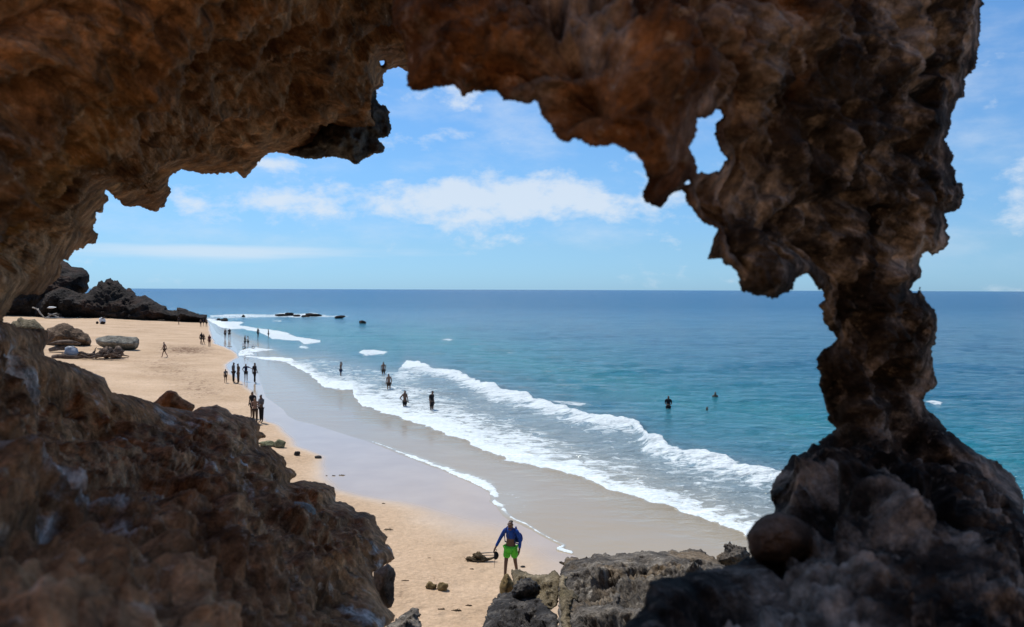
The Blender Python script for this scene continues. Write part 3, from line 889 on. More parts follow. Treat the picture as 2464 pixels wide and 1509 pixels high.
rs = rock_sheet('stone', [('a', c5([(1405, 905), (1430, 892), (1490, 893), (1530, 905), (1552, 935), (1556, 965), (1540, 995), (1500, 1005), (1440, 990), (1410, 960)]))], [(0, 0, 4.25)], 2.5, 0.13, 0.2, M_PALESTONE,
                jag=((30, 1.5), (10, 0.8)), relief=((0.3, 0.03, 'f', 3),), seed=12, parent=ob)
rs['label'] = 'rounded pale grey stone set in the brown rock'
ob = rock_sheet('rock_block', [('a', c5([(1835, 1235), (1870, 1215), (1905, 1198), (1935, 1220), (1943, 1250), (1935, 1290), (1937, 1380), (1925, 1412), (1890, 1420), (1830, 1340)]))], [(0, 0, 6.0)], 2.5, 0.25, 0.6, M_UMBER,
                jag=((40, 2), (12, 1.5)), relief=((0.5, 0.06, 'b', 4),), seed=14)
tag(ob, 'dark rock block jutting out under the right edge of the brown slope', 'rock')
ob = rock_sheet('ridge_rock', [('a', c5([(752, 420), (757, 402), (780, 380), (800, 362), (815, 350), (835, 346), (868, 352), (880, 372), (900, 388), (955, 415), (957, 430), (948, 447), (900, 470), (800, 460)]))], [(0, 0, 5.4)], 2.5, 0.18, 0.5, M_SLOPE,
                jag=((30, 2), (10, 1)), relief=((0.4, 0.05, 'b', 4),), seed=15)
tag(ob, 'small peaked brown rock on the crest of the slope, against the sand', 'rock')
ob['label'] = 'small peaked brown rock sitting on the crest of the left slope'

ARCH_CTRL = [(1000, 0, 1.5), (1000, 200, 1.45), (1300, 100, 1.35), (1300, 250, 1.3), (1550, 200, 1.25), (1560, 340, 1.25), (1580, 470, 1.45), (1720, 420, 1.6), (1850, 650, 1.7), (1850, 300, 1.8), (2100, 300, 2.0), (2350, 300, 2.5),
             (2300, 600, 2.5), (2000, 600, 2.0), (2060, 800, 2.3), (2240, 800, 2.5), (2080, 950, 2.4), (2230, 950, 2.6), (1900, 1150, 2.3), (1870, 1300, 1.8), (1600, 1450, 1.35), (2100, 1300, 1.6), (2450, 1200, 2.4), (2100, 1700, 1.0),
             (2600, 1700, 1.2), (1600, 1800, 0.9), (2450, 1500, 1.5), (1000, -700, 1.8), (1700, -700, 1.7), (2500, -600, 3.0), (1500, 0, 1.4), (2000, 0, 1.9)]
arch = c2([(0, -20000), (5, 0), (10, 190), (60, 240), (92, 290), (112, 350), (108, 500), (113, 590), (140, 625), (230, 632), (270, 610), (350, 605), (430, 595), (460, 620), (480, 655), (505, 670), (540, 645), (580, 630), (620, 632),
           (650, 640), (720, 625), (750, 645), (780, 690), (850, 695), (910, 715), (960, 715), (1005, 710), (1030, 750), (1045, 800), (1100, 870), (1120, 920), (1160, 970), (1210, 993), (1240, 990), (1270, 965),
           (1310, 970), (1350, 1000), (1390, 1018), (1470, 1015), (1500, 1000), (1550, 1000), (1600, 1030), (1690, 1060), (1740, 1120), (1755, 1180), (1780, 1240), (1760, 1300), (1740, 1340), (1745, 1390),
           (1800, 1420), (1855, 1442), (1890, 1420), (1920, 1370), (1960, 1340), (2000, 1325), (2030, 1330), (2035, 1400), (2080, 1440), (2125, 1505)]) + \
    c3([(0, 1080), (40, 1090), (65, 1105), (70, 1130), (65, 1160), (80, 1190), (75, 1230), (100, 1280), (140, 1290), (165, 1320), (180, 1400), (230, 1415), (300, 1430), (350, 1438), (375, 1415), (430, 1395),
        (445, 1340), (480, 1325), (500, 1320), (520, 1340), (540, 1385), (575, 1405), (580, 1440), (550, 1470)]) + \
    c4([(470, 90), (490, 120), (495, 170), (525, 210), (560, 240), (530, 265), (490, 290), (465, 320), (465, 370), (485, 400), (475, 440), (490, 480), (505, 560), (520, 600), (548, 635), (530, 655), (480, 685), (475, 705),
        (445, 705), (420, 740), (350, 757), (335, 790), (300, 830), (280, 870), (260, 910), (260, 945), (280, 960), (280, 1000), (240, 1020), (195, 1050), (165, 1090), (160, 1130), (170, 1170), (175, 1200)]) + \
    c6([(2280, 310), (2230, 345), (2150, 365), (2060, 378), (1980, 392), (1880, 420), (1790, 425), (1730, 455), (1715, 510), (1690, 590), (1640, 660), (1560, 718), (1500, 900), (1500, 3500), (7000, 3500)]) + \
    [(3700, 1500), (3000, 1300), (2620, 1290)] + \
    c4([(1378, 1010), (1375, 950), (1360, 900), (1340, 850), (1300, 820), (1260, 775), (1210, 765), (1170, 740), (1100, 690), (1040, 640), (1000, 590), (945, 545), (935, 510), (950, 475), (985, 460), (997, 430), (985, 400),
        (975, 350), (970, 280), (990, 260), (997, 150), (985, 110), (950, 80), (930, 38), (920, 8), (905, 36), (890, 35)]) + \
    c3([(1000, 1400), (1010, 1370), (1050, 1335), (1040, 1280), (1050, 1240), (1070, 1215), (1100, 1232), (1130, 1220), (1170, 1190), (1183, 1140), (1165, 1110), (1183, 1090), (1160, 1035), (1235, 1000), (1255, 940),
        (1245, 880), (1210, 880), (1215, 820), (1190, 800), (1210, 750), (1180, 700), (1165, 680), (1190, 620), (1195, 560), (1210, 520), (1220, 490), (1258, 460), (1255, 380), (1310, 330), (1325, 260), (1325, 200),
        (1335, 120), (1330, 40), (1352, 20), (1340, 0), (1360, -300), (1300, -14000)])
hole1 = c2([(2125, 820), (2180, 815), (2230, 795), (2250, 765), (2280, 765), (2305, 795), (2285, 825), (2250, 860), (2240, 930), (2265, 1000), (2280, 1050), (2335, 1090), (2310, 1130), (2270, 1185), (2200, 1200), (2150, 1190),
            (2125, 1200), (2120, 1140), (2105, 1080), (2080, 1060), (2060, 1020), (2075, 990), (2105, 960), (2115, 900), (2110, 860)])
hole2 = c2([(2040, 1256), (2056, 1248), (2066, 1262), (2054, 1275), (2042, 1272)])
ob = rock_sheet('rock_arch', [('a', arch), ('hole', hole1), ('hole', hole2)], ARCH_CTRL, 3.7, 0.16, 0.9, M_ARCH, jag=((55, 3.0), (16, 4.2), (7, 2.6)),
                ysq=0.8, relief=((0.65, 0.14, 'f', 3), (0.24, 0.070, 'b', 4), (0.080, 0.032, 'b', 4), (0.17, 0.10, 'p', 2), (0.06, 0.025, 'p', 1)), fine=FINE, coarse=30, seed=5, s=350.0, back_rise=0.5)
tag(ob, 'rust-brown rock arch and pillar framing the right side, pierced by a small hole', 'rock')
ob = rock_sheet('round_rock', [('a', c4([(160, 1130), (165, 1090), (195, 1045), (240, 1015), (300, 1003), (370, 1020), (430, 1060), (460, 1110), (450, 1170), (400, 1215), (300, 1230), (200, 1215), (168, 1180)]))], [(0, 0, 1.62)], 3.0, 0.13, 0.3, M_UMBER,
                jag=((60, 2), (15, 1)), relief=((0.3, 0.05, 'f', 3), (0.09, 0.022, 'b', 4), (0.10, 0.03, 'p', 2)), seed=17)
tag(ob, 'rounded brown boulder at the foot of the pillar beside the surf', 'rock')

# ---- boulders below, between the cave and the walking person
def mass(name, poly, ctrl, mat, label, step=2.6, R=0.8, back=1.5, rel=((1.6, 0.40, 'f', 3), (0.5, 0.24, 'b', 4), (0.15, 0.10, 'b', 4), (0.45, 0.4, 'p', 2)), seed=20, jag=((40, 2.5), (12, 4.0), (6, 2.2)), group=None, smooth=True, s=300.0, **kw):
    o = rock_sheet(name, [('a', poly)], ctrl, step, R, back, mat, jag=jag, relief=rel, seed=seed, smooth=smooth, s=s, **kw)
    tag(o, label, 'rock', group)
    return o


big = cJ([(1120, 1500), (1110, 1100), (1110, 760), (1130, 620), (1145, 500), (1150, 420), (1200, 350), (1180, 310), (1125, 300), (1130, 288), (1210, 285), (1230, 218), (1265, 200), (1300, 215), (1400, 200), (1480, 245), (1560, 215),
          (1650, 222), (1680, 170), (1740, 150), (1830, 158), (1900, 150), (2000, 180), (2130, 140), (2400, 130)]) + \
    c6([(1700, 272), (1830, 270), (1860, 255), (1900, 270), (1980, 255), (2040, 265), (2060, 285), (2110, 312), (2140, 335), (2250, 400), (2300, 600), (2500, 1500), (2500, 3100), (1100, 3100), (1190, 1500)])
mass('pitted_rock', big, [(1400, 1340, 15.5), (1700, 1325, 16.0), (1360, 1420, 13.5), (1360, 1509, 11.5), (1600, 1420, 12.5), (1700, 1509, 10.5), (1500, 1509, 11.3), (1400, 1900, 9.0), (1800, 1900, 8.5), (1500, 2400, 8.5)],
     M_GREYROCK, 'large grey pitted rock shelf at bottom centre, right of the walking person', seed=22, coarse=12, fine=(1150, 1280, 1900, 1540), R=1.0, back=3.0)
mass('knob_rock', c6([(2125, 300), (2165, 270), (2160, 238), (2190, 222), (2230, 233), (2290, 250), (2315, 285), (2310, 340), (2200, 370), (2115, 345)]), [(0, 0, 15.3)], M_GREYROCK, 'small knobbly grey rock on the right end of the big pitted shelf', seed=23, R=0.5, back=0.8,
     rel=((0.6, 0.18, 'b', 4), (0.2, 0.07, 'b', 3)))
mass('recess_rock', cJ([(1110, 760), (1125, 640), (1150, 520), (1200, 510), (1255, 560), (1250, 680), (1300, 750), (1380, 790), (1460, 880), (1440, 960), (1370, 940), (1350, 1000), (1330, 1100), (1310, 1200), (1370, 1373), (1400, 2600), (1150, 2600), (1170, 1373), (1140, 1000)]),
     [(0, 0, 11.4), (1350, 1380, 12.6), (1360, 1509, 10.9), (1360, 1900, 9.2)], M_TANROCK, 'smooth tan rock column in the gap between dark boulder and pitted shelf', seed=24, R=0.35, back=0.6, rel=((0.9, 0.08, 'f', 3), (0.15, 0.02, 'b', 3)))
mass('crusted_rock', cJ([(1310, 1200), (1340, 1080), (1350, 980), (1370, 910), (1400, 960), (1500, 990), (1600, 1020), (1700, 1010), (1900, 1000), (2000, 975), (2020, 900), (2080, 790), (2120, 830), (2160, 900), (2130, 980), (2200, 1050), (2460, 1060), (2700, 1200), (2600, 3500), (1350, 3500), (1330, 1400)]),
     [(1420, 1450, 11.0), (1400, 1509, 10.3), (1480, 1509, 9.8), (1500, 1430, 10.8), (1450, 1700, 8.6)], M_GREYROCK, 'pale crusted rock below the pitted shelf at the bottom edge', seed=25, R=0.6, back=1.0)
mass('tan_rock', cJ([(340, 470), (360, 425), (430, 405), (520, 440), (600, 480), (700, 500), (850, 500), (960, 480), (1000, 430), (1040, 410), (1090, 440), (1150, 520), (1150, 700), (1120, 1000), (1000, 1100), (820, 1000), (700, 900), (430, 800), (370, 650)]),
     [(1250, 1380, 16.5), (1340, 1370, 15.8), (1300, 1450, 13.8)], M_TANROCK, 'sunlit tan rock behind the dark round boulder near the person', seed=26, R=0.7, back=1.2)
mass('standing_stone', cJ([(150, 800), (143, 700), (175, 600), (220, 510), (262, 482), (290, 490), (330, 550), (380, 640), (378, 720), (350, 800), (330, 900), (160, 900)]), [(0, 0, 15.4)], M_OLIVE, 'upright pointed olive-brown stone just below the feet of the walking person', seed=27, R=0.55, back=0.6,
     rel=((0.8, 0.10, 'f', 3), (0.2, 0.03, 'b', 3)), jag=((30, 1.2), (9, 0.6)))
mass('round_boulder', cJ([(330, 800), (370, 710), (450, 600), (560, 540), (650, 550), (740, 620), (805, 690), (815, 760), (800, 860), (600, 950), (350, 900)]), [(0, 0, 14.4)], M_BLACKROCK, 'dark rounded boulder in front of the sunlit tan rock', seed=28, R=0.8, back=0.8,
     rel=((0.8, 0.14, 'f', 3), (0.25, 0.07, 'b', 4)))
mass('dark_rock', cJ([(-60, 1100), (0, 980), (80, 890), (150, 820), (240, 805), (330, 790), (420, 800), (600, 815), (790, 770), (860, 830), (900, 920), (925, 1000), (980, 1080), (1080, 1180), (1110, 1260), (1125, 1373), (1140, 1600), (1150, 4200), (-300, 4200), (-150, 1400)]),
     [(1230, 1435, 14.6), (1320, 1440, 14.0), (1200, 1509, 13.0), (1330, 1509, 12.0), (1250, 1900, 10.0)], M_BLACKROCK, 'large black pitted boulder at the bottom, left of the gap', seed=29, R=0.9, back=2.0, fine=(1120, 1400, 1400, 1540), coarse=12)
mass('corner_rock', c6([(150, 740), (185, 705), (230, 680), (290, 632), (340, 600), (372, 615), (380, 640), (370, 665), (392, 718), (420, 1000), (450, 3200), (100, 3200)]), [(980, 1470, 13.0), (980, 1509, 12.4), (990, 1900, 9.5)], M_GREYROCK,
     'grey speckled rock tip poking up at the bottom edge beside the slope', seed=30, R=0.5, back=0.8, fine=(900, 1440, 1060, 1540), coarse=12)

# ---- far headland and beach boulders
def ground_depth(px, py):
    return float(ground_pt(px, py)[1])


def far_rock(name, poly, base, mat, label, R, back, rel, step=1.7, lean=0.0, seed=40, group=None, jag=((16, 1.0), (6, 0.8)), cat='rock', smooth=True):
    """stands on the beach: its depth comes from where its foot meets the ground"""
    d0 = ground_depth(*base) + R * 0.8
    ys = [p[1] for p in poly]
    ctrl = [(base[0] - 40, base[1], d0), (base[0] + 40, base[1], d0), (base[0], min(ys), d0 + lean)]
    o = rock_sheet(name, [('a', poly)], ctrl, step, R, back, mat, jag=jag, relief=rel, seed=seed, s=60, smooth=smooth)
    tag(o, label, cat, group)
    return o


far_rock('sea_cliff', cA([(860, 380), (845, 400), (855, 440), (835, 480), (800, 500), (780, 560), (760, 740), (300, 740), (-500, 740), (-700, 0), (300, 60), (560, 150), (600, 175), (650, 198), (690, 235), (740, 245), (790, 248), (835, 280), (862, 320)]), (60, 762), M_DARK,
         'grey-brown cliff with a rounded knob behind the overhang on the far left', 12, 30, ((22, 5.0, 'f', 3), (7, 2.0, 'b', 4), (2.5, .7, 'b', 2)), seed=41, lean=12)
far_rock('headland_rock', cA([(330, 720), (340, 600), (420, 480), (520, 440), (600, 430), (690, 462), (790, 502), (850, 488), (870, 458), (905, 430), (932, 424), (945, 392), (975, 372), (1005, 386), (1015, 362), (1055, 346), (1100, 374), (1140, 374), (1157, 402), (1190, 438),
                              (1220, 458), (1240, 446), (1262, 452), (1305, 500), (1312, 524), (1350, 522), (1392, 516), (1412, 518), (1560, 612), (1608, 616), (1614, 645), (1640, 658), (1695, 658), (1702, 628), (1780, 645), (1830, 670), (1925, 695), (1994, 700),
                              (1992, 775), (1830, 778), (1700, 772), (1560, 752), (1425, 752), (1400, 770), (1250, 760), (1060, 732), (900, 730), (760, 725), (500, 715)]), (330, 771), M_DARK,
         'long jagged black rock headland running down into the sea', 7, 14, ((16, 4.0, 'f', 3), (5, 2.2, 'b', 4), (1.8, .8, 'b', 2)), seed=42, lean=14, jag=((20, 1.8), (6, 2.0)))
far_rock('layered_rock', cG([(60, 400), (80, 200), (130, 150), (180, 80), (260, 45), (340, 35), (420, 70), (470, 150), (520, 210), (640, 250), (700, 190), (800, 200), (900, 215), (1000, 270), (1200, 310), (1250, 380), (1080, 410), (920, 400), (600, 378), (400, 385), (250, 410), (150, 480)]), (70, 756), M_DARK,
         'low layered grey rocks at the foot of the far left cliff', 4, 8, ((8, 1.2, 'r', 3), (2.5, .5, 'b', 4)), seed=43, lean=8)
far_rock('edge_rock', cG([(75, 540), (110, 505), (170, 510), (180, 470), (240, 440), (300, 480), (400, 485), (480, 475), (520, 510), (580, 570), (650, 640), (640, 700), (400, 760), (80, 700)]), (80, 795), M_TANROCK,
         'low pale-topped rock at the left edge above the brown boulder', 3, 3, ((4, .7, 'f', 3), (1.2, .3, 'b', 3)), seed=44)
far_rock('brown_boulder', cG([(640, 940), (690, 640), (760, 625), (880, 565), (980, 545), (1040, 552), (1130, 590), (1160, 630), (1240, 640), (1290, 660), (1340, 715), (1400, 735), (1440, 800), (1465, 870), (1440, 930), (1350, 945), (1250, 960), (1000, 990)]), (175, 833), M_BROWNB,
         'rough brown boulder on the sand behind the driftwood', 2.8, 2.8, ((4, .9, 'f', 3), (1.4, .35, 'b', 4), (.6, .14, 'b', 2)), seed=45)
far_rock('flat_boulder', cG([(1530, 830), (1560, 800), (1650, 780), (1750, 758), (1950, 765), (2150, 785), (2250, 790), (2288, 830), (2290, 900), (2262, 970), (2230, 1003), (2130, 1008), (2050, 1020), (1900, 1010), (1800, 1000), (1700, 985), (1600, 940), (1545, 890)]), (285, 843), M_BOULDER,
         'long flat-topped grey boulder alone on the open sand', 2.0, 2.6, ((5, .8, 'r', 2), (1.6, .25, 'f', 4), (.5, .10, 'b', 2)), seed=46, jag=((20, .6), (6, .5)))


def blob(name, px, py, w, h, mat, label=None, cat='rock', depth_ratio=0.8, seed=60, group=None, sink=0.15, parent=None, rough=0.28, loc=None, rot=0.0, detail=3, z0=None):
    """irregular stone resting on the ground; w, h in metres"""
    rs_ = np.random.RandomState(seed)
    import bmesh
    bm = bmesh.new(); bmesh.ops.create_icosphere(bm, subdivisions=detail, radius=1.0)
    co = np.array([v.co[:] for v in bm.verts]); fs = np.array([[v.index for v in f.verts] for f in bm.faces])
    bm.free()
    n = fbm(co * 1.1 + seed, 4, seed) * rough * 1.6 + fbm(co * 3.0 + seed, 3, seed + 3, 'b') * rough * 0.6
    # a few flat cleavage faces
    for _ in range(4):
        nv = rs_.normal(size=3); nv /= np.linalg.norm(nv)
        d = co @ nv; lim = rs_.uniform(0.62, 0.85)
        co = co - np.outer(np.clip(d - lim, 0, 1) * 0.8, nv)
    co = co * (1 + n)[:, None]
    co = co * np.array([w / 2, w / 2 * depth_ratio, h * 0.5])
    co[:, 2] += h * (0.5 - sink)
    c, s_ = math.cos(rot), math.sin(rot)
    co = co @ np.array([[c, s_, 0], [-s_, c, 0], [0, 0, 1]])
    o = make_mesh(name, co, fs, mat, True, parent=parent)
    p = loc if loc is not None else ground_pt(px, py, z0)
    o.location = Vector([float(a) for a in p])
    if cat: tag(o, label, cat, group)
    return o


def mpp(py):                      # metres per picture unit on the ground at this row
    return CAM_H / (py - 697.0)


# reef awash at the headland's tip
REEF = [(678, 761, 26, 6, 'leftmost low black rock of the reef awash off the headland'), (696, 760, 20, 9, 'highest black rock of the reef, with white water on both sides'), (714, 762, 16, 6, 'small black reef rock just right of the highest one'), (735, 763, 20, 6, 'black reef rock between the long reef and the splash'), (752, 761, 34, 8, 'black reef rock with white splash over it'),
        (586, 763, 9, 6, 'small square black rock awash just off the headland tip'), (527, 771, 8, 6, 'small dark rock in the far surf beside the headland'), (540, 773, 17, 8, 'low dark rock in the far surf by the headland'),
        (817, 766, 22, 8, 'black rock awash to the right of the reef'), (873, 779, 17, 9, 'lone pointed black rock standing out at sea')]
for i, (x, y, w, h, lb) in enumerate(REEF):
    blob('reef_rock', x, y, w * mpp(y), h * mpp(y) * 1.2, M_DARK, lb, seed=70 + i, rough=0.5, depth_ratio=min(1.0, 8.0 / (w * mpp(y)) + .25), z0=0.0, sink=0.25, group='reef rocks off the headland')
# stones on the beach
blob('beach_stone', 672, 1076, 30 * mpp(1076), 22 * mpp(1076), M_GREENSTONE, 'rounded mossy stone at the edge of the brown slope', seed=81)
blob('beach_stone', 644, 1073, 44 * mpp(1073), 14 * mpp(1073), M_GREENSTONE, 'low flat mossy stone beside the rounded one', seed=82, rough=.2)
blob('beach_stone', 715, 1096, 15 * mpp(1096), 14 * mpp(1096), M_BLACKROCK, 'small pointed black stone on the pale sand', seed=83, rough=.2)
blob('beach_stone', 765, 1102, 19 * mpp(1102), 7 * mpp(1102), M_BLACKROCK, 'small flat black stone at the edge of the wet sand', seed=84, rough=.2)
blob('beach_stone', 1037, 1416, 26 * mpp(1416), 18 * mpp(1416), M_OLIVE, 'brown stone, left one of the touching pair on the near sand', seed=85)
blob('beach_stone', 1065, 1420, 26 * mpp(1420), 24 * mpp(1420), M_OLIVE, 'brown stone, right one of the touching pair on the near sand', seed=86)
blob('beach_stone', 1258, 1364, 12 * mpp(1364), 3.5 * mpp(1364), M_BLACKROCK, 'thin dark flat stone beside the walking person', seed=87, rough=.15, sink=.2)
blob('reef_rock', 1857, 1150, 40 * mpp(1150), 22 * mpp(1150), M_GREENSTONE, 'small mossy rock in the surf against the pillar', seed=88, z0=0.0)

# ------------------------------------------------------------------ driftwood, weed and small things on the sand
def tube(path, radii, n=8, seed=0, wob=0.12):
    path = np.asarray(path, float); rs_ = np.random.RandomState(seed)
    co, fs = [], []
    for i, p in enumerate(path):
        t = path[min(i + 1, len(path) - 1)] - path[max(i - 1, 0)]
        t /= np.linalg.norm(t) + 1e-9
        a = np.cross(t, [0.3, 0.2, 1.0]); a /= np.linalg.norm(a) + 1e-9
        b = np.cross(t, a)
        for k in range(n):
            th = 2 * math.pi * k / n
            r = radii[i] * (1 + wob * rs_.normal())
            co.append(p + r * (math.cos(th) * a + math.sin(th) * b))
    for i in range(len(path) - 1):
        for k in range(n):
            k2 = (k + 1) % n
            fs.append((i * n + k, i * n + k2, (i + 1) * n + k2)); fs.append((i * n + k, (i + 1) * n + k2, (i + 1) * n + k))
    c0 = len(co); co.append(path[0]); co.append(path[-1]); m = (len(path) - 1) * n
    for k in range(n):
        k2 = (k + 1) % n
        fs.append((c0, k2, k)); fs.append((c0 + 1, m + k, m + k2))
    return np.array(co), np.array(fs)


def join_geo(parts):
    co, fs, o = [], [], 0
    for c, f in parts:
        co.append(c); fs.append(f + o); o += len(c)
    return np.concatenate(co), np.concatenate(fs)


def empty(name, loc, rz=0.0):
    o = bpy.data.objects.new(name, None)
    o.empty_display_size = 0.2
    o.location = Vector([float(a) for a in loc]); o.rotation_euler = (0, 0, rz)
    COL.objects.link(o)
    return o


def branch(rs_, start, direction, length, r0, bend=0.25, seg=6):
    p = np.array(start, float); d = np.array(direction, float); d /= np.linalg.norm(d)
    pts, rad = [p.copy()], [r0]
    for i in range(seg):
        d = d + bend * rs_.normal(size=3) * [1, 1, 0.5]; d /= np.linalg.norm(d)
        p = p + d * length / seg
        p[2] = max(p[2], 0.02)
        pts.append(p.copy()); rad.append(r0 * (1 - 0.8 * (i + 1) / seg))
    return pts, rad


M_CLOTHGREY = plain_mat('grey_plastic_sheet', (0.22, 0.25, 0.30), 0.5, 0.4, 0.3, 1.5)
M_WHITE = plain_mat('white_sheet', (0.72, 0.72, 0.72), 0.7, 0.3, 0.12, 1.0)
M_PALEWOOD = plain_mat('bleached_wood', (0.36, 0.32, 0.28), 0.9, 0.2, 0.35, 5)


def driftwood_pile():
    o = ground_pt(185, 863)
    m = mpp(863)
    root = empty('driftwood_pile', o)
    tag(root, 'tangle of dark driftwood with a grey plastic sack on the sand at the left', 'driftwood')
    rs_ = np.random.RandomState(5)
    X = lambda px: (px - 185) * m
    logs = [(140, 268, 1.2, 0.28, 0.12), (140, 240, -0.6, 0.26, 0.1), (165, 262, 0.6, 0.2, 0.35), (180, 282, 1.6, 0.18, 0.25), (205, 290, 0.4, 0.16, 0.3), (150, 205, 2.6, 0.26, 0.2)]
    for i, (a, b, y, r, z) in enumerate(logs):
        pts = [(X(a) + (X(b) - X(a)) * t, y + 0.3 * rs_.normal() * t, r * 0.6 + z * (1 - t) + 0.1 * rs_.normal()) for t in np.linspace(0, 1, 9)]
        rad = [r * (1.0 - 0.75 * t) * (0.8 + 0.4 * rs_.rand()) for t in np.linspace(0, 1, 9)]
        c, f = tube(pts, rad, 9, i, 0.18)
        make_mesh('log', c, f, M_WOOD, False, parent=root)
    parts = []
    for i in range(26):
        st = (X(rs_.uniform(195, 262)), rs_.uniform(-.6, 2.4), rs_.uniform(0.1, 0.6))
        p, r = branch(rs_, st, (rs_.uniform(-0.6, 1.6), rs_.uniform(-1, 1), rs_.uniform(-0.1, 0.7)), rs_.uniform(0.8, 2.0), rs_.uniform(0.05, 0.12), 0.35)
        parts.append(tube(p, r, 6, 100 + i, 0.2))
    c, f = join_geo(parts)
    b = make_mesh('branches', c, f, M_WOOD, False, parent=root); b['kind'] = 'stuff'
    blob('stump', 0, 0, 1.5, 1.25, M_WOOD, cat=None, seed=51, loc=(X(226), 2.0, 0.1), parent=root, rough=0.5)
    blob('stump', 0, 0, 1.5, 1.2, M_WOOD, cat=None, seed=52, loc=(X(243), 2.6, 0.0), parent=root, rough=0.5)
    pl = empty('plastic_sack', (o[0] + X(169), o[1] + 0.3, o[2] + 0.25))
    s = blob('sack_body', 0, 0, 1.6, 1.25, M_CLOTHGREY, cat=None, seed=53, loc=(0, 0, 0), parent=pl, rough=0.18, depth_ratio=0.7)
    tag(pl, 'crumpled grey plastic sack lying on the driftwood', 'sack')
    c, f = tube([(-0.7, 0.1, 0.85), (-0.3, 0, 1.02), (0.25, 0, 1.02), (0.65, 0.1, 0.8)], [0.04, 0.06, 0.06, 0.03], 6, 3)
    make_mesh('sack_hem', c, f, M_PALEWOOD, True, parent=pl)
    # plank-like slab of old timber above the sack
    c, f = tube([(0, 0, 0), (1.0, 0.1, 0.2), (2.2, 0.0, 0.3), (3.0, -0.1, 0.2), (3.6, 0, 0.0)], [0.2, 0.4, 0.5, 0.4, 0.15], 8, 9, 0.15)
    c = c * [1, 1, 0.55]
    t_ = make_mesh('timber', c, f, M_WOOD, False)
    g = ground_pt(112, 846); t_.location = Vector([float(g[0]) + 0.3, float(g[1]), float(g[2]) + 0.9])
    c, f = tube([(0, 0, -.7), (1.0, 0.2, -0.5), (2.0, 0.1, -0.45), (3.0, 0.1, -0.6)], [0.2, 0.3, 0.3, 0.2], 8, 12, 0.15)
    make_mesh('timber_foot', c, f, M_WOOD, False, parent=t_)
    tag(t_, 'long weathered timber slab wedged behind the grey sack', 'driftwood')


def debris_heap():
    g = ground_pt(128, 766); m = mpp(762)
    root = empty('debris_heap', g)
    tag(root, 'heap of bleached branches under a white sheet at the foot of the far cliff', 'driftwood')
    rs_ = np.random.RandomState(8)
    for i, (x0, z0, x1, z1, r) in enumerate([(-26, 17, -11, 0, .17), (-35, 19, -24, 17, .15), (-12, 1, 12, 2, .2), (-6, 9, 10, 3, .16), (-9, 3, 6, 10, .14), (8, 1, 18, 1, .2), (2, 8, 9, 1, .12)]):
        pts = [((x0 + (x1 - x0) * t) * m, 0.3 * i * t - 0.8, max(0.1, (z0 + (z1 - z0) * t) * m + 0.08 * rs_.normal())) for t in np.linspace(0, 1, 6)]
        c, f = tube(pts, [r * (1.1 - 0.4 * t) for t in np.linspace(0, 1, 6)], 6, i, .2)
        make_mesh('branch', c, f, M_PALEWOOD, False, parent=root)
    blob('rubble', 0, 0, 20 * m, 11 * m, M_DARK, cat=None, seed=91, loc=(0, 1.0, 0), parent=root, rough=.4)
    sh = blob('sheet', 0, 0, 15 * m, 4 * m, M_WHITE, cat=None, seed=92, loc=(-1 * m, -0.4, 19 * m), parent=root, rough=.15)
    g = ground_pt(243, 779); m = mpp(779)
    root = empty('cloth_heap', g)
    tag(root, 'small pale cloth heap propped over two dark stones on the far sand', 'cloth')
    blob('cloth', 0, 0, 12 * m, 15 * m, M_WHITE, cat=None, seed=93, loc=(0, 0.5, 0), parent=root, rough=.35)
    blob('stone', 0, 0, 5 * m, 6 * m, M_DARK, cat=None, seed=94, loc=(-5 * m, -0.5, 0), parent=root)
    blob('stone', 0, 0, 10 * m, 7 * m, M_DARK, cat=None, seed=95, loc=(7 * m, -0.6, 0), parent=root)
    c, f = tube([(2 * m, 0, 11 * m), (7 * m, 0, 12.5 * m), (14 * m, 0, 11 * m)], [.12, .16, .06], 6, 2)
    make_mesh('stick', c, f, M_WOOD, False, parent=root)


def weed_root():
    g = ground_pt(1158, 1350); m = mpp(1350)
    root = empty('driftwood_root', g)
    tag(root, 'dark driftwood root with weed on the sand left of the walking person', 'driftwood')
    rs_ = np.random.RandomState(3)
    blob('root_burl', 0, 0, 0.42, 0.30, M_WEED, cat=None, seed=61, loc=(-0.10, 0.05, 0), parent=root, rough=.7)
    blob('root_burl', 0, 0, 0.26, 0.14, M_WEED, cat=None, seed=62, loc=(-0.30, 0, 0), parent=root, rough=.7)
    for i, (p, r) in enumerate([(((-0.25, -0.10, .03), (0.05, -0.12, .05), (0.3, -0.02, .09), (0.45, 0.05, .12)), .045), (((-0.05, 0.1, .2), (0.2, 0.12, .22), (0.42, 0.1, .23)), .022),
                               (((-0.05, 0.05, .15), (0.15, 0.04, .16), (0.4, 0.08, .15)), .020), (((-0.05, 0.0, .1), (0.2, -0.02, .1), (0.42, 0.04, .1)), .016)]):
        c, f = tube(p, [r] + [r * 0.8] * (len(p) - 2) + [r * 0.4], 7, i, .2)
        make_mesh('branch', c, f, M_PALEWOOD if i else M_WEED, False, parent=root)
    parts = []
    for i in range(40):
        st = (rs_.uniform(-0.48, 0.1), rs_.uniform(-0.12, 0.15), 0.02)
        p, r = branch(rs_, st, (rs_.normal(), rs_.normal(), 0.4), rs_.uniform(.06, .16), .008, .5, 4)
        parts.append(tube(p, r, 4, i, .1))
    c, f = join_geo(parts)
    b = make_mesh('weed', c, f, M_WEED, False, parent=root); b['kind'] = 'stuff'


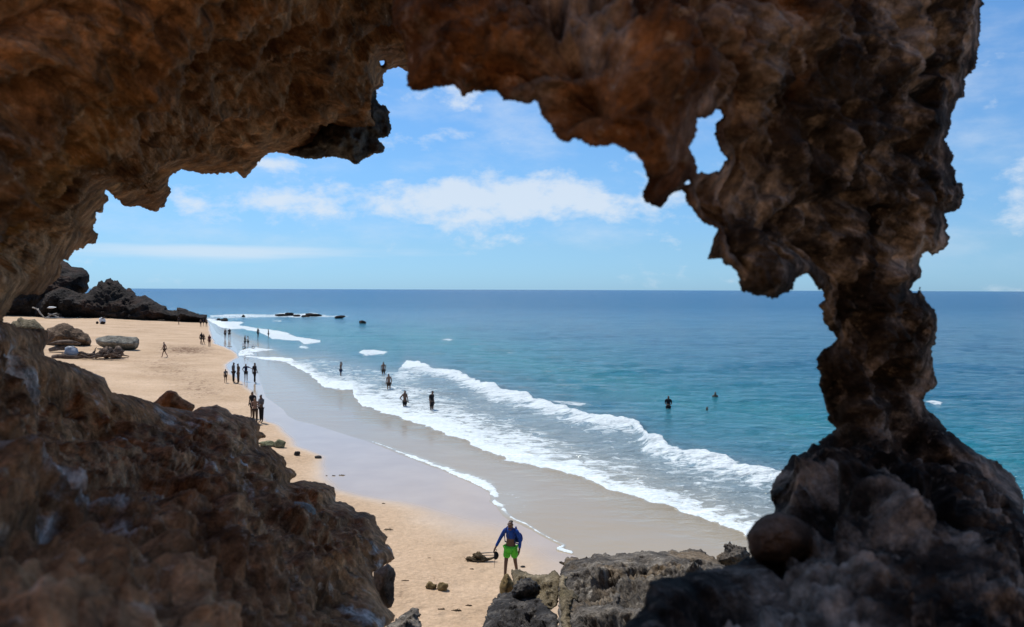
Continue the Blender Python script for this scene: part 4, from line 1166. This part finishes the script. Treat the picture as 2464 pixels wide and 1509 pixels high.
def scraps():
    rs_ = np.random.RandomState(21)
    spots = [(1062, 1467, 16, 'narrow dark weed scrap on the near sand, left of the larger weed patch'), (1098, 1470, 24, 'largest dark weed patch on the near sand by the black boulder'), (1128, 1458, 16, 'small weed tuft on the near sand beside the black boulder'),
             (975, 1398, 16, 'thin curled weed strand on the sand by the slope edge'), (935, 1275, 22, 'flat brown weed smear on the sand right of the slope'), (1033, 1344, 9, 'tiny dark scrap on open sand below the wet edge'),
             (1135, 1370, 10, 'little weed curl on the sand below the driftwood root'), (786, 1145, 4, 'leftmost tiny dark scrap of the row on the wet sand'), (803, 1145, 8, 'middle dark scrap of the row on the wet sand'), (822, 1144, 14, 'long rightmost dark scrap of the row on the wet sand'),
             (923, 1212, 8, 'single dark scrap where dry sand turns wet'), (552, 834, 12, 'dark scrap lying at the waterline right of the far beach walkers')]
    for i, (x, y, w, lb) in enumerate(spots):
        g = ground_pt(x, y); m = mpp(y); parts = []
        parts.append(tube([(-.5 * w * m, 0, .01), (-.2 * w * m, .05 * w * m, .012), (.2 * w * m, -.04 * w * m, .012), (.5 * w * m, 0, .01)], [max(.012, .4 * m)] * 4, 5, i, .2))
        for k in range(16 if w > 12 else 8):
            st = (rs_.uniform(-.4, .4) * w * m, rs_.uniform(-.02, .02) * w * m, 0.01)
            p, r = branch(rs_, st, (rs_.normal(), rs_.normal() * .6, 0.15), w * m * rs_.uniform(.15, .4), max(.010, 0.35 * m), .6, 4)
            parts.append(tube(p, r, 4, k, .2))
        c, f = join_geo(parts)
        o = make_mesh('weed_scrap', c, f, M_WEED, False)
        o.location = Vector([float(a) for a in g])
        tag(o, lb, 'seaweed', 'weed scraps on the beach')


driftwood_pile()
debris_heap()
weed_root()
scraps()


# ------------------------------------------------------------------ people
def skin_mesh(name, verts, edges, radii, mat, parent, root=0, sub=1):
    me = bpy.data.meshes.new(name)
    me.from_pydata([tuple(v) for v in verts], edges, [])
    ob = bpy.data.objects.new(name + '_tmp', me)
    COL.objects.link(ob)
    sk = ob.modifiers.new('Skin', 'SKIN')
    sk.use_smooth_shade = True
    lay = me.skin_vertices[0].data if me.skin_vertices else None
    for i, r in enumerate(radii):
        rr = r if isinstance(r, tuple) else (r, r)
        lay[i].radius = rr
        lay[i].use_root = (i == root)
    ss = ob.modifiers.new('Sub', 'SUBSURF'); ss.levels = sub; ss.render_levels = sub
    dg = bpy.context.evaluated_depsgraph_get()
    ev = bpy.data.meshes.new_from_object(ob.evaluated_get(dg))
    bpy.data.objects.remove(ob)
    ev.name = name
    ev.materials.clear(); ev.materials.append(mat)
    ev.polygons.foreach_set('use_smooth', np.ones(len(ev.polygons), bool))
    o = bpy.data.objects.new(name, ev)
    COL.objects.link(o); o.parent = parent
    return o


M_SKIN = plain_mat('dark_skin', (0.115, 0.060, 0.038), 0.55, 0.35, 0.15, 5)
M_SKIN2 = plain_mat('tanned_skin', (0.21, 0.115, 0.075), 0.55, 0.35, 0.15, 5)
M_HAIR = plain_mat('black_hair', (0.012, 0.010, 0.009), 0.7, 0.3, 0.2, 20)
CL = {k: plain_mat('cloth_' + k, c, 0.85, 0.15, 0.15, 8) for k, c in dict(black=(0.015, 0.015, 0.018), navy=(0.015, 0.022, 0.06), grey=(0.12, 0.12, 0.13), maroon=(0.09, 0.02, 0.025), white=(0.6, 0.6, 0.6), brown=(0.07, 0.045, 0.03)).items()}


def pose_pts(H=1.72, stride=0.0, arms='down', lean=0.0, w=1.0, bow=0.0):
    s = H / 1.75
    L_ = stride
    P = {}
    P['pel'] = (0, 0, 0.95); P['sp'] = (0, 0.01, 1.12); P['ch'] = (0, 0.0, 1.30); P['cl'] = (0, -0.01, 1.42)
    P['nk'] = (0, 0.01 + bow * 0.3, 1.50); P['hd'] = (0, 0.04 + bow * .8, 1.60); P['ht'] = (0, 0.03 + bow, 1.69)
    for sx, n in ((-1, 'l'), (1, 'r')):
        f = L_ * sx
        P['hp' + n] = (sx * 0.095 * w, 0, 0.90)
        P['kn' + n] = (sx * 0.10 * w, f * 0.20 + 0.03 * abs(L_), 0.50)
        P['an' + n] = (sx * 0.105 * w, f * 0.36 - 0.05 * abs(L_), 0.085 + (0.03 if f < 0 else 0))
        P['to' + n] = (sx * 0.125 * w, f * 0.36 + 0.14, 0.03)
        P['sh' + n] = (sx * 0.185 * w, -0.01, 1.41)
        a = arms[n] if isinstance(arms, dict) else arms
        if a == 'down':
            P['el' + n] = (sx * 0.235, -0.03 - f * .08, 1.14); P['wr' + n] = (sx * 0.25, 0.04 - f * .2, 0.89)
        elif a == 'front':
            P['el' + n] = (sx * 0.23, 0.03, 1.14); P['wr' + n] = (sx * 0.08, 0.22, 1.12)
        elif a == 'hip':
            P['el' + n] = (sx * 0.36, -0.06, 1.17); P['wr' + n] = (sx * 0.19, 0.03, 1.00)
        elif a == 'out':
            P['el' + n] = (sx * 0.42, 0.02, 1.33); P['wr' + n] = (sx * 0.62, 0.05, 1.24)
        elif a == 'up':
            P['el' + n] = (sx * 0.30, 0.08, 1.36); P['wr' + n] = (sx * 0.14, 0.12, 1.55)
        e, wv = np.array(P['el' + n]), np.array(P['wr' + n]); d = (wv - e) / np.linalg.norm(wv - e)
        P['ha' + n] = tuple(wv + d * 0.10)
    out = {}
    for k, (x, y, z) in P.items():
        y += lean * max(0, z - 0.95)
        out[k] = (x * s, y * s, z * s)
    return out, s


RAD = dict(pel=(0.145, 0.105), sp=(0.125, 0.09), ch=(0.155, 0.11), cl=(0.10, 0.075), nk=0.055, hd=(0.080, 0.098), ht=(0.066, 0.078),
           hp=0.088, kn=0.056, an=0.037, to=0.032, sh=0.062, el=0.041, wr=0.029, ha=0.032)
EDG = [('pel', 'sp'), ('sp', 'ch'), ('ch', 'cl'), ('cl', 'nk'), ('nk', 'hd'), ('hd', 'ht')] + \
      [(a + n, b + n) for n in 'lr' for a, b in (('hp', 'kn'), ('kn', 'an'), ('an', 'to'), ('sh', 'el'), ('el', 'wr'), ('wr', 'ha'))] + \
      [('pel', 'hpl'), ('pel', 'hpr'), ('cl', 'shl'), ('cl', 'shr')]


def rad_of(k):
    return RAD.get(k) or RAD[k[:2]]


def sk_part(name, P, s, keys, edges, mat, root, grow=0.0, sub=1, over=None):
    vs = [P[k] for k in keys]
    ix = {k: i for i, k in enumerate(keys)}
    rr = []
    for k in keys:
        r = (over or {}).get(k) or rad_of(k)
        r = r if isinstance(r, tuple) else (r, r)
        rr.append(tuple((q + grow) * s for q in r))
    return skin_mesh(name, vs, [(ix[a], ix[b]) for a, b in edges], rr, mat, root, 0, sub)


def lerp(a, b, t):
    return tuple(np.array(a) * (1 - t) + np.array(b) * t)


def person(px, py, label, H=1.72, heading=0.0, stride=0.0, arms='down', top=None, bottom='black', skin=M_SKIN, lean=0.0, z0=None, dz=0.0, group='people on the beach and in the shallows', sub=1, long_legs=False,
           long_hair=False, tilt=0.0, w=1.0, bow=0.0):
    g = ground_pt(px, py, z0)
    root = empty('person', (g[0], g[1], g[2] + dz), heading)
    root.rotation_euler = (tilt, 0, heading)
    tag(root, label, 'person', group)
    P, s = pose_pts(H, stride, arms, lean, w, bow)
    keys = ['pel', 'sp', 'ch', 'cl', 'nk', 'hd', 'ht'] + [a + n for n in 'lr' for a in ('hp', 'kn', 'an', 'to', 'sh', 'el', 'wr', 'ha')]
    sk_part('body', P, s, keys, EDG, skin, root, sub=sub)
    if bottom:
        Q = dict(P); t = 0.98 if long_legs else 0.62
        for n in 'lr':
            Q['kn' + n] = lerp(P['hp' + n], P['kn' + n], min(t, 1) if not long_legs else 1.0)
        ks = ['pel', 'hpl', 'hpr', 'knl', 'knr']; ed = [('pel', 'hpl'), ('pel', 'hpr'), ('hpl', 'knl'), ('hpr', 'knr')]
        if long_legs:
            for n in 'lr':
                Q['an' + n] = lerp(P['kn' + n], P['an' + n], 0.92); ks.append('an' + n); ed.append(('kn' + n, 'an' + n))
        Q['pel'] = lerp(P['pel'], P['sp'], 0.25)
        sk_part('trousers' if long_legs else 'shorts', Q, s, ks, ed, CL[bottom], root, 0.016, sub, over={'knl': 0.085 if not long_legs else 0.062, 'knr': 0.085 if not long_legs else 0.062})
    if top:
        Q = dict(P); Q['pel'] = lerp(P['pel'], P['sp'], 0.3)
        Q['ell'] = lerp(P['shl'], P['ell'], 0.7); Q['elr'] = lerp(P['shr'], P['elr'], 0.7); Q['cl'] = lerp(P['cl'], P['nk'], 0.15)
        sk_part('shirt', Q, s, ['pel', 'sp', 'ch', 'cl', 'shl', 'shr', 'ell', 'elr'], [('pel', 'sp'), ('sp', 'ch'), ('ch', 'cl'), ('cl', 'shl'), ('cl', 'shr'), ('shl', 'ell'), ('shr', 'elr')], CL[top], root, 0.014, sub,
                over={'ell': 0.05, 'elr': 0.05})
    hp, ht = np.array(P['hd']), np.array(P['ht'])
    if long_hair:
        pts = [tuple(ht + [0, -0.01, 0.012]), tuple(hp + [0, -0.055, 0.02]), tuple(hp + [0, -0.10, -0.12]), tuple(hp + [0, -0.10, -0.27])]
        skin_mesh('hair', pts, [(0, 1), (1, 2), (2, 3)], [(0.084 * s, 0.09 * s), (0.092 * s, 0.085 * s), (0.085 * s, 0.05 * s), (0.05 * s, 0.03 * s)], M_HAIR, root, 0, sub)
    else:
        skin_mesh('hair', [tuple(ht + [0, -0.012, 0.02]), tuple(lerp(ht, hp, 0.55) + np.array([0, -0.035, 0]))], [(0, 1)], [(0.074 * s, 0.084 * s), (0.086 * s, 0.082 * s)], M_HAIR, root, 0, sub)
    return root


PI = math.pi
# couple and friend beside the brown slope
person(608, 1006, 'taller of the close pair by the brown slope, half hidden behind the shorter one', 1.72, PI * 0.9, top='black', bottom='black')
person(614, 1019, 'person with bowed head and folded arms, front one of the pair by the brown slope', 1.62, PI * 1.05, arms='front', bottom='brown', bow=0.09, long_legs=True, skin=M_SKIN2, long_hair=True)
person(629, 1017, 'person in grey shirt and dark trousers standing right of the close pair', 1.76, PI * 0.8, arms='front', top='grey', bottom='black', long_legs=True, w=0.9)
# group of five at the wet edge
person(543, 921, 'small child standing at the left end of the group of five on the sand', 1.2, PI * 0.3, top='grey', bottom='brown', w=1.2)
person(562, 921, 'tall person in grey top beside the child, second of the group of five', 1.82, PI * 1.5, top='grey', bottom='black', long_legs=True)
person(573.5, 923, 'person in a long dark outfit, middle of the group of five', 1.78, PI * 0.7, top='brown', bottom='brown', long_legs=True, w=1.2)
person(592, 918, 'person holding one arm out sideways in the group of five', 1.6, PI, arms={'l': 'out', 'r': 'hip'}, top='navy', bottom='black')
person(613, 922, 'slim person all in black, rightmost of the group of five', 1.82, PI * 1.4, top='black', bottom='black', long_legs=True, w=0.8, stride=0.3)
# far walkers
person(484, 829, 'dark figure leaning forward, left of the three far walkers at the dry edge', 1.8, PI * 1.4, stride=0.6, top='black', bottom='black', lean=0.12)
person(490, 829, 'shorter dark figure close beside the leaning far walker', 1.6, PI * 1.4, stride=0.8, top='brown', bottom='black')
person(504, 834, 'dark figure in maroon, rightmost of the three far walkers at the dry edge', 1.72, PI * 0.9, top='maroon', bottom='maroon')
person(483, 786, 'leftmost of the three tiny bathers by the tip of the headland', 1.7, 1, bottom='black')
person(489.5, 785, 'middle of the three tiny bathers by the tip of the headland', 1.65, 2, top='navy', bottom='black')
person(497, 786, 'rightmost of the three tiny bathers by the tip of the headland', 1.78, 3, bottom='black')
person(430, 781, 'tiny figure walking on the sand right under the black headland', 1.8, 1.2, stride=0.6, bottom='black', top='black')
person(542, 815, 'left one of two far people in the shallow water below the surf patch', 1.65, 1, bottom='black')
person(552, 815, 'right one of two far people in the shallow water below the surf patch', 1.7, 4, top='black', bottom='black', w=1.2)
person(589.5, 837, 'person in black leaning over the white cart in the shallows', 1.76, 4.9, top='black', bottom='black', arms='front', long_legs=True)
person(597, 836, 'person in a white top standing behind the white cart', 1.66, 1.7, top='white', bottom='black', arms='front')
person(621, 813, 'slim far bather, left one of two near the far white surf', 1.72, 1, bottom='black', w=.8)
person(646, 815, 'far bather at the foamy edge, right one of two near the far white surf', 1.65, 2, bottom='black', w=.8)
person(396, 860, 'lone person striding left across the open sand', 1.82, PI * 0.5, stride=1.0, bottom='brown', lean=0.05, skin=M_SKIN2)
# bathers in the surf
person(820, 904, 'bather with raised arm standing in foam, farthest left in the surf', 1.72, PI * 1.6, z0=0.0, dz=-0.35, bottom='navy', arms={'l': 'down', 'r': 'up'})
person(922.7, 900, 'bather behind, upper of two standing one behind the other in the surf', 1.70, 0.4, z0=0.0, dz=-0.5, bottom='brown', skin=M_SKIN2)
person(935.6, 938, 'bather in front, lower of two standing one behind the other in the surf', 1.72, 0.6, z0=0.0, dz=-0.36, bottom='brown', skin=M_SKIN2)
person(974, 979, 'slim dark bather with hand on hip in the foam', 1.72, PI * 1.2, z0=0.0, dz=-0.52, bottom='black', arms={'l': 'down', 'r': 'hip'}, w=0.8)
person(1039, 987, 'broad dark bather in black clothes, rightmost one standing in the foam', 1.76, PI * 1.35, z0=0.0, dz=-0.40, top='black', bottom='black', w=1.15, bow=0.05)
person(1608, 982, 'person standing chest deep in calm blue water', 1.70, PI, z0=0.0, dz=-0.80, bottom='black', top='black', arms='front')
person(1721, 951, 'swimmer with only the head above water, upper right one', 1.70, PI, z0=0.0, dz=-1.40, bottom='black')
person(1701, 987, 'swimmer with only the head above water, lower one', 1.70, PI, z0=0.0, dz=-1.42, bottom='black')


def beach_cart():
    g = ground_pt(597, 839)
    root = empty('beach_cart', g, 0.1)
    tag(root, 'small white-framed wheeled cart between two people in the shallows', 'cart')
    bars = [((-.7, 0, .35), (.75, 0, .35)), ((-.7, .5, .35), (.75, .5, .35)), ((-.7, 0, .35), (-.7, .5, .35)), ((.75, 0, .35), (.75, .5, .35)), ((-.7, 0, .35), (-.7, 0, .95)), ((-.7, .5, .35), (-.7, .5, .95)), ((-.7, 0, .95), (-.7, .5, .95)),
            ((.75, 0, .35), (.75, 0, .6)), ((.75, .5, .35), (.75, .5, .6)), ((-.7, 0, .6), (.75, 0, .6))]
    c, f = join_geo([tube([a, b], [.035, .035], 6, 0, 0) for a, b in bars])
    make_mesh('frame', c, f, M_WHITE, True, parent=root)
    for x in (-.6, .65):
        for y in (-.05, .55):
            th = np.linspace(0, 2 * PI, 13)
            c, f = tube([(x + .16 * math.cos(t), y, .17 + .16 * math.sin(t)) for t in th], [.03] * 13, 6, 0, 0)
            make_mesh('wheel', c, f, CL['black'], True, parent=root)


beach_cart()


# ------------------------------------------------------------------ the walking person with the blue jacket
def main_person():
    M_BLUE = plain_mat('blue_jacket_cloth', (0.012, 0.055, 0.26), 0.75, 0.2, 0.2, 14)
    M_BLUE2 = plain_mat('blue_backpack_cloth', (0.010, 0.030, 0.17), 0.7, 0.25, 0.25, 14)
    M_GREEN = plain_mat('lime_green_shorts', (0.10, 0.50, 0.045), 0.85, 0.15, 0.22, 9)
    g = ground_pt(1229, 1393)
    hd = math.atan2(0.38, -0.92)       # turned a little to his right
    hd = PI - 0.38 * 1.0
    root = empty('person', g, 0)
    fwd = Vector((-0.42, -0.91, 0))
    root.rotation_euler = (0, 0, math.atan2(-fwd.x, fwd.y))
    tag(root, 'walking person in blue jacket and bright green shorts with a backpack near the rocks', 'person', 'people on the beach and in the shallows')
    H = 1.70
    P, s = pose_pts(H, 0.55, 'down')
    # his right arm hangs away from the body holding the bag, left arm tucked back under the backpack
    P['elr'] = (0.33 * s, 0.02, 1.15 * s); P['wrr'] = (0.43 * s, 0.12, 0.90 * s); P['har'] = (0.455 * s, 0.14, 0.83 * s)
    P['ell'] = (-0.27 * s, -0.06, 1.15 * s); P['wrl'] = (-0.28 * s, 0.02, 0.90 * s); P['hal'] = (-0.28 * s, 0.05, 0.82 * s)
    keys = ['pel', 'sp', 'ch', 'cl', 'nk', 'hd', 'ht'] + [a + n for n in 'lr' for a in ('hp', 'kn', 'an', 'to', 'sh', 'el', 'wr', 'ha')]
    E = list(EDG)
    over = {}
    # fingers
    for n, sx in (('l', -1), ('r', 1)):
        h = np.array(P['ha' + n]); w_ = np.array(P['wr' + n]); d = (h - w_) / np.linalg.norm(h - w_)
        for k in range(4):
            a = h + d * 0.035 + np.array([0, (k - 1.5) * 0.021, 0])
            b = a + d * (0.036 if k in (1, 2) else 0.030) + np.array([-sx * 0.012, 0, 0])
            c = b + d * 0.022 + np.array([-sx * 0.022, 0, 0])
            for q, v in zip('abc', (a, b, c)):
                key = f'f{q}{k}{n}'; P[key] = tuple(v); keys.append(key); over[key] = 0.0095
            E += [('ha' + n, f'fa{k}{n}'), (f'fa{k}{n}', f'fb{k}{n}'), (f'fb{k}{n}', f'fc{k}{n}')]
        a = w_ + d * 0.035 + np.array([-sx * 0.01, 0.032, 0]); b = a + d * 0.04 + np.array([-sx * 0.012, 0.018, 0])
        P['ta' + n] = tuple(a); P['tb' + n] = tuple(b); keys += ['ta' + n, 'tb' + n]; over['ta' + n] = 0.011; over['tb' + n] = 0.010
        E += [('wr' + n, 'ta' + n), ('ta' + n, 'tb' + n)]
    over['ha' + 'l'] = over['ha' + 'r'] = (0.026, 0.038)
    body = sk_part('body', P, s, keys, E, M_SKIN, root, sub=2, over=over)
    # head details
    hp, ht = np.array(P['hd']), np.array(P['ht'])
    skin_mesh('hair', [tuple(ht + [0, -0.015, 0.012]), tuple(lerp(ht, hp, 0.5) + np.array([0, -0.035, 0.0]))], [(0, 1)], [(0.070, 0.078), (0.080, 0.074)], M_HAIR, root, 0, 2)
    skin_mesh('nose', [tuple(hp + [0, 0.095, 0.018]), tuple(hp + [0, 0.112, -0.012])], [(0, 1)], [0.010, 0.015], M_SKIN, root, 0, 1)
    for sx in (-1, 1):
        blob('eye', 0, 0, 0.022, 0.016, CL['white'], cat=None, loc=tuple(hp + [sx * 0.030, 0.088, 0.018]), parent=root, rough=0, detail=1)
        skin_mesh('ear', [tuple(hp + [sx * 0.080, 0.0, 0.02]), tuple(hp + [sx * 0.082, 0.005, -0.02])], [(0, 1)], [0.015, 0.011], M_SKIN, root, 0, 1)
    skin_mesh('mouth', [tuple(hp + [-0.022, 0.092, -0.045]), tuple(hp + [0.022, 0.092, -0.045])], [(0, 1)], [0.007, 0.007], CL['maroon'], root, 0, 1)
    # cropped blue jacket with long sleeves
    Q = dict(P)
    Q['sp'] = (0, 0.01, 1.14 * s)
    Q['cl'] = lerp(P['cl'], P['nk'], 0.2)
    Q['wrr'] = lerp(P['elr'], P['wrr'], 0.93); Q['wrl'] = lerp(P['ell'], P['wrl'], 0.93)
    sk_part('jacket', Q, s, ['sp', 'ch', 'cl', 'shl', 'shr', 'ell', 'elr', 'wrl', 'wrr'], [('sp', 'ch'), ('ch', 'cl'), ('cl', 'shl'), ('cl', 'shr'), ('shl', 'ell'), ('shr', 'elr'), ('ell', 'wrl'), ('elr', 'wrr')], M_BLUE, root, 0.012, 2,
            over={'sp': (0.150, 0.11), 'ch': (0.150, 0.11), 'cl': (0.09, 0.07), 'wrl': 0.032, 'wrr': 0.032})
    c, f = tube([(0.03, 0.118, 1.10 * s), (0.033, 0.114, 1.2 * s), (0.03, 0.112, 1.32 * s), (0.02, 0.08, 1.42 * s)], [0.005] * 4, 6, 0, 0)
    make_mesh('zip', c, f, CL['grey'], True, parent=root)
    c, f = tube([(0.07 * math.cos(t), 0.01 + 0.065 * math.sin(t), 1.485 * s) for t in np.linspace(0.3, 2 * PI + 0.3, 15)], [0.018] * 15, 6, 0, 0)
    make_mesh('collar', c, f, M_BLUE2, True, parent=root)
    # green shorts
    Q = dict(P); Q['pel'] = (0, 0.0, 0.955 * s)
    for n in 'lr': Q['kn' + n] = lerp(P['hp' + n], P['kn' + n], 0.74)
    sk_part('shorts', Q, s, ['pel', 'hpl', 'hpr', 'knl', 'knr'], [('pel', 'hpl'), ('pel', 'hpr'), ('hpl', 'knl'), ('hpr', 'knr')], M_GREEN, root, 0.018, 2, over={'knl': (0.098, 0.098), 'knr': (0.098, 0.098), 'hpl': 0.10, 'hpr': 0.10, 'pel': (0.145, 0.11)})
    # sandals
    for n in 'lr':
        a, t = np.array(P['an' + n]), np.array(P['to' + n])
        skin_mesh('sandal', [(a[0], a[1] - 0.05, 0.02), (a[0], a[1] + 0.04, 0.02), (t[0], t[1] + 0.01, 0.02)], [(0, 1), (1, 2)], [(0.035, 0.014), (0.035, 0.014), (0.042, 0.012)], CL['black'], root, 0, 1)
    bpy.context.view_layer.update()
    MW = root.matrix_world
    # backpack
    bp = empty('backpack', MW @ Vector((-0.10, -0.24, 0.90 * s)), root.rotation_euler.z)
    tag(bp, 'blue backpack hanging low on the back of the person in green shorts', 'backpack')
    skin_mesh('bag', [(0, 0, 0.10), (0, 0, 0.25), (0, 0.01, 0.42)], [(0, 1), (1, 2)], [(0.165, 0.11), (0.175, 0.125), (0.12, 0.08)], M_BLUE2, bp, 0, 2)
    skin_mesh('pocket', [(0, -0.12, 0.08), (0, -0.12, 0.18)], [(0, 1)], [(0.11, 0.045), (0.10, 0.04)], M_BLUE, bp, 0, 1)
    for sx in (-1, 1):
        c, f = tube([(sx * 0.10 + 0.10, 0.02, 0.44), (sx * 0.12 + 0.10, 0.16, 0.60), (sx * 0.13 + 0.10, 0.30, 0.56), (sx * 0.14 + 0.10, 0.37, 0.38), (sx * 0.16 + 0.10, 0.28, 0.18), (sx * 0.13 + 0.05, 0.05, 0.08)], [0.017] * 6, 6, 0, 0)
        make_mesh('strap', c, f, M_BLUE2, True, parent=bp)
    # dark bag carried in the right hand
    hb = MW @ Vector(P['har'])
    cb = empty('hand_bag', hb + Vector((0.03, -0.02, -0.235)), 0.3)
    tag(cb, 'dark rounded bag with a hanging cord in the hand of the person in green shorts', 'bag')
    skin_mesh('bag', [(-0.05, 0, -0.01), (0.015, 0, 0.02), (0.03, 0, 0.11), (0.0, 0, 0.19)], [(0, 1), (1, 2), (2, 3)], [(0.05, 0.05), (0.10, 0.07), (0.115, 0.08), (0.05, 0.045)], CL['black'], cb, 0, 2)
    c, f = tube([(0.0, 0, 0.18), (-0.03, 0.0, 0.25), (0.03, 0, 0.25), (0.01, 0, 0.18)], [0.009] * 4, 6, 0, 0)
    make_mesh('handle', c, f, CL['black'], True, parent=cb)
    c, f = tube([(-0.03, -0.03, -0.02), (-0.04, -0.03, -0.14), (-0.05, -0.03, -0.27)], [0.007, 0.006, 0.004], 5, 0, 0)
    make_mesh('cord', c, f, CL['brown'], True, parent=cb)


main_person()


# ------------------------------------------------------------------ unseen ledge and wall, added to bounce warm sunlight onto the near rocks
def bounce_cliff():
    xs = np.linspace(-30, 30, 61); ys = np.linspace(-16, 0.2, 30)
    X, Y = np.meshgrid(xs, ys)
    P3 = np.stack([X.ravel(), Y.ravel(), 0 * X.ravel()], -1)
    Z = CAM_H - 1.7 + 0.25 * fbm(P3 / 3, 4, 77).reshape(X.shape)
    m = rock_mat('bounce_sandstone', (0.32, 0.195, 0.11), (0.47, 0.305, 0.18), (0.58, 0.41, 0.26), scale=0.6, bump=0.8, bdist=0.1)
    o = make_mesh('bounce_ledge', np.stack([X, Y, Z], -1).reshape(-1, 3), grid_faces(*X.shape)[:, ::-1], m)
    tag(o, 'unseen sandstone ledge added under the viewpoint to bounce warm light', kind='structure')
    zs = np.linspace(CAM_H - 2.2, CAM_H + 9, 30)
    X, Z = np.meshgrid(xs, zs)
    P3 = np.stack([X.ravel(), 0 * X.ravel(), Z.ravel()], -1)
    Y = -11.5 + 0.9 * fbm(P3 / 3, 4, 78).reshape(X.shape) - 0.25 * (Z - CAM_H)
    o = make_mesh('bounce_wall', np.stack([X, Y, Z], -1).reshape(-1, 3), grid_faces(*X.shape), m)
    tag(o, 'unseen sunlit sandstone wall added behind the viewpoint to bounce warm light', kind='structure')


bounce_cliff()
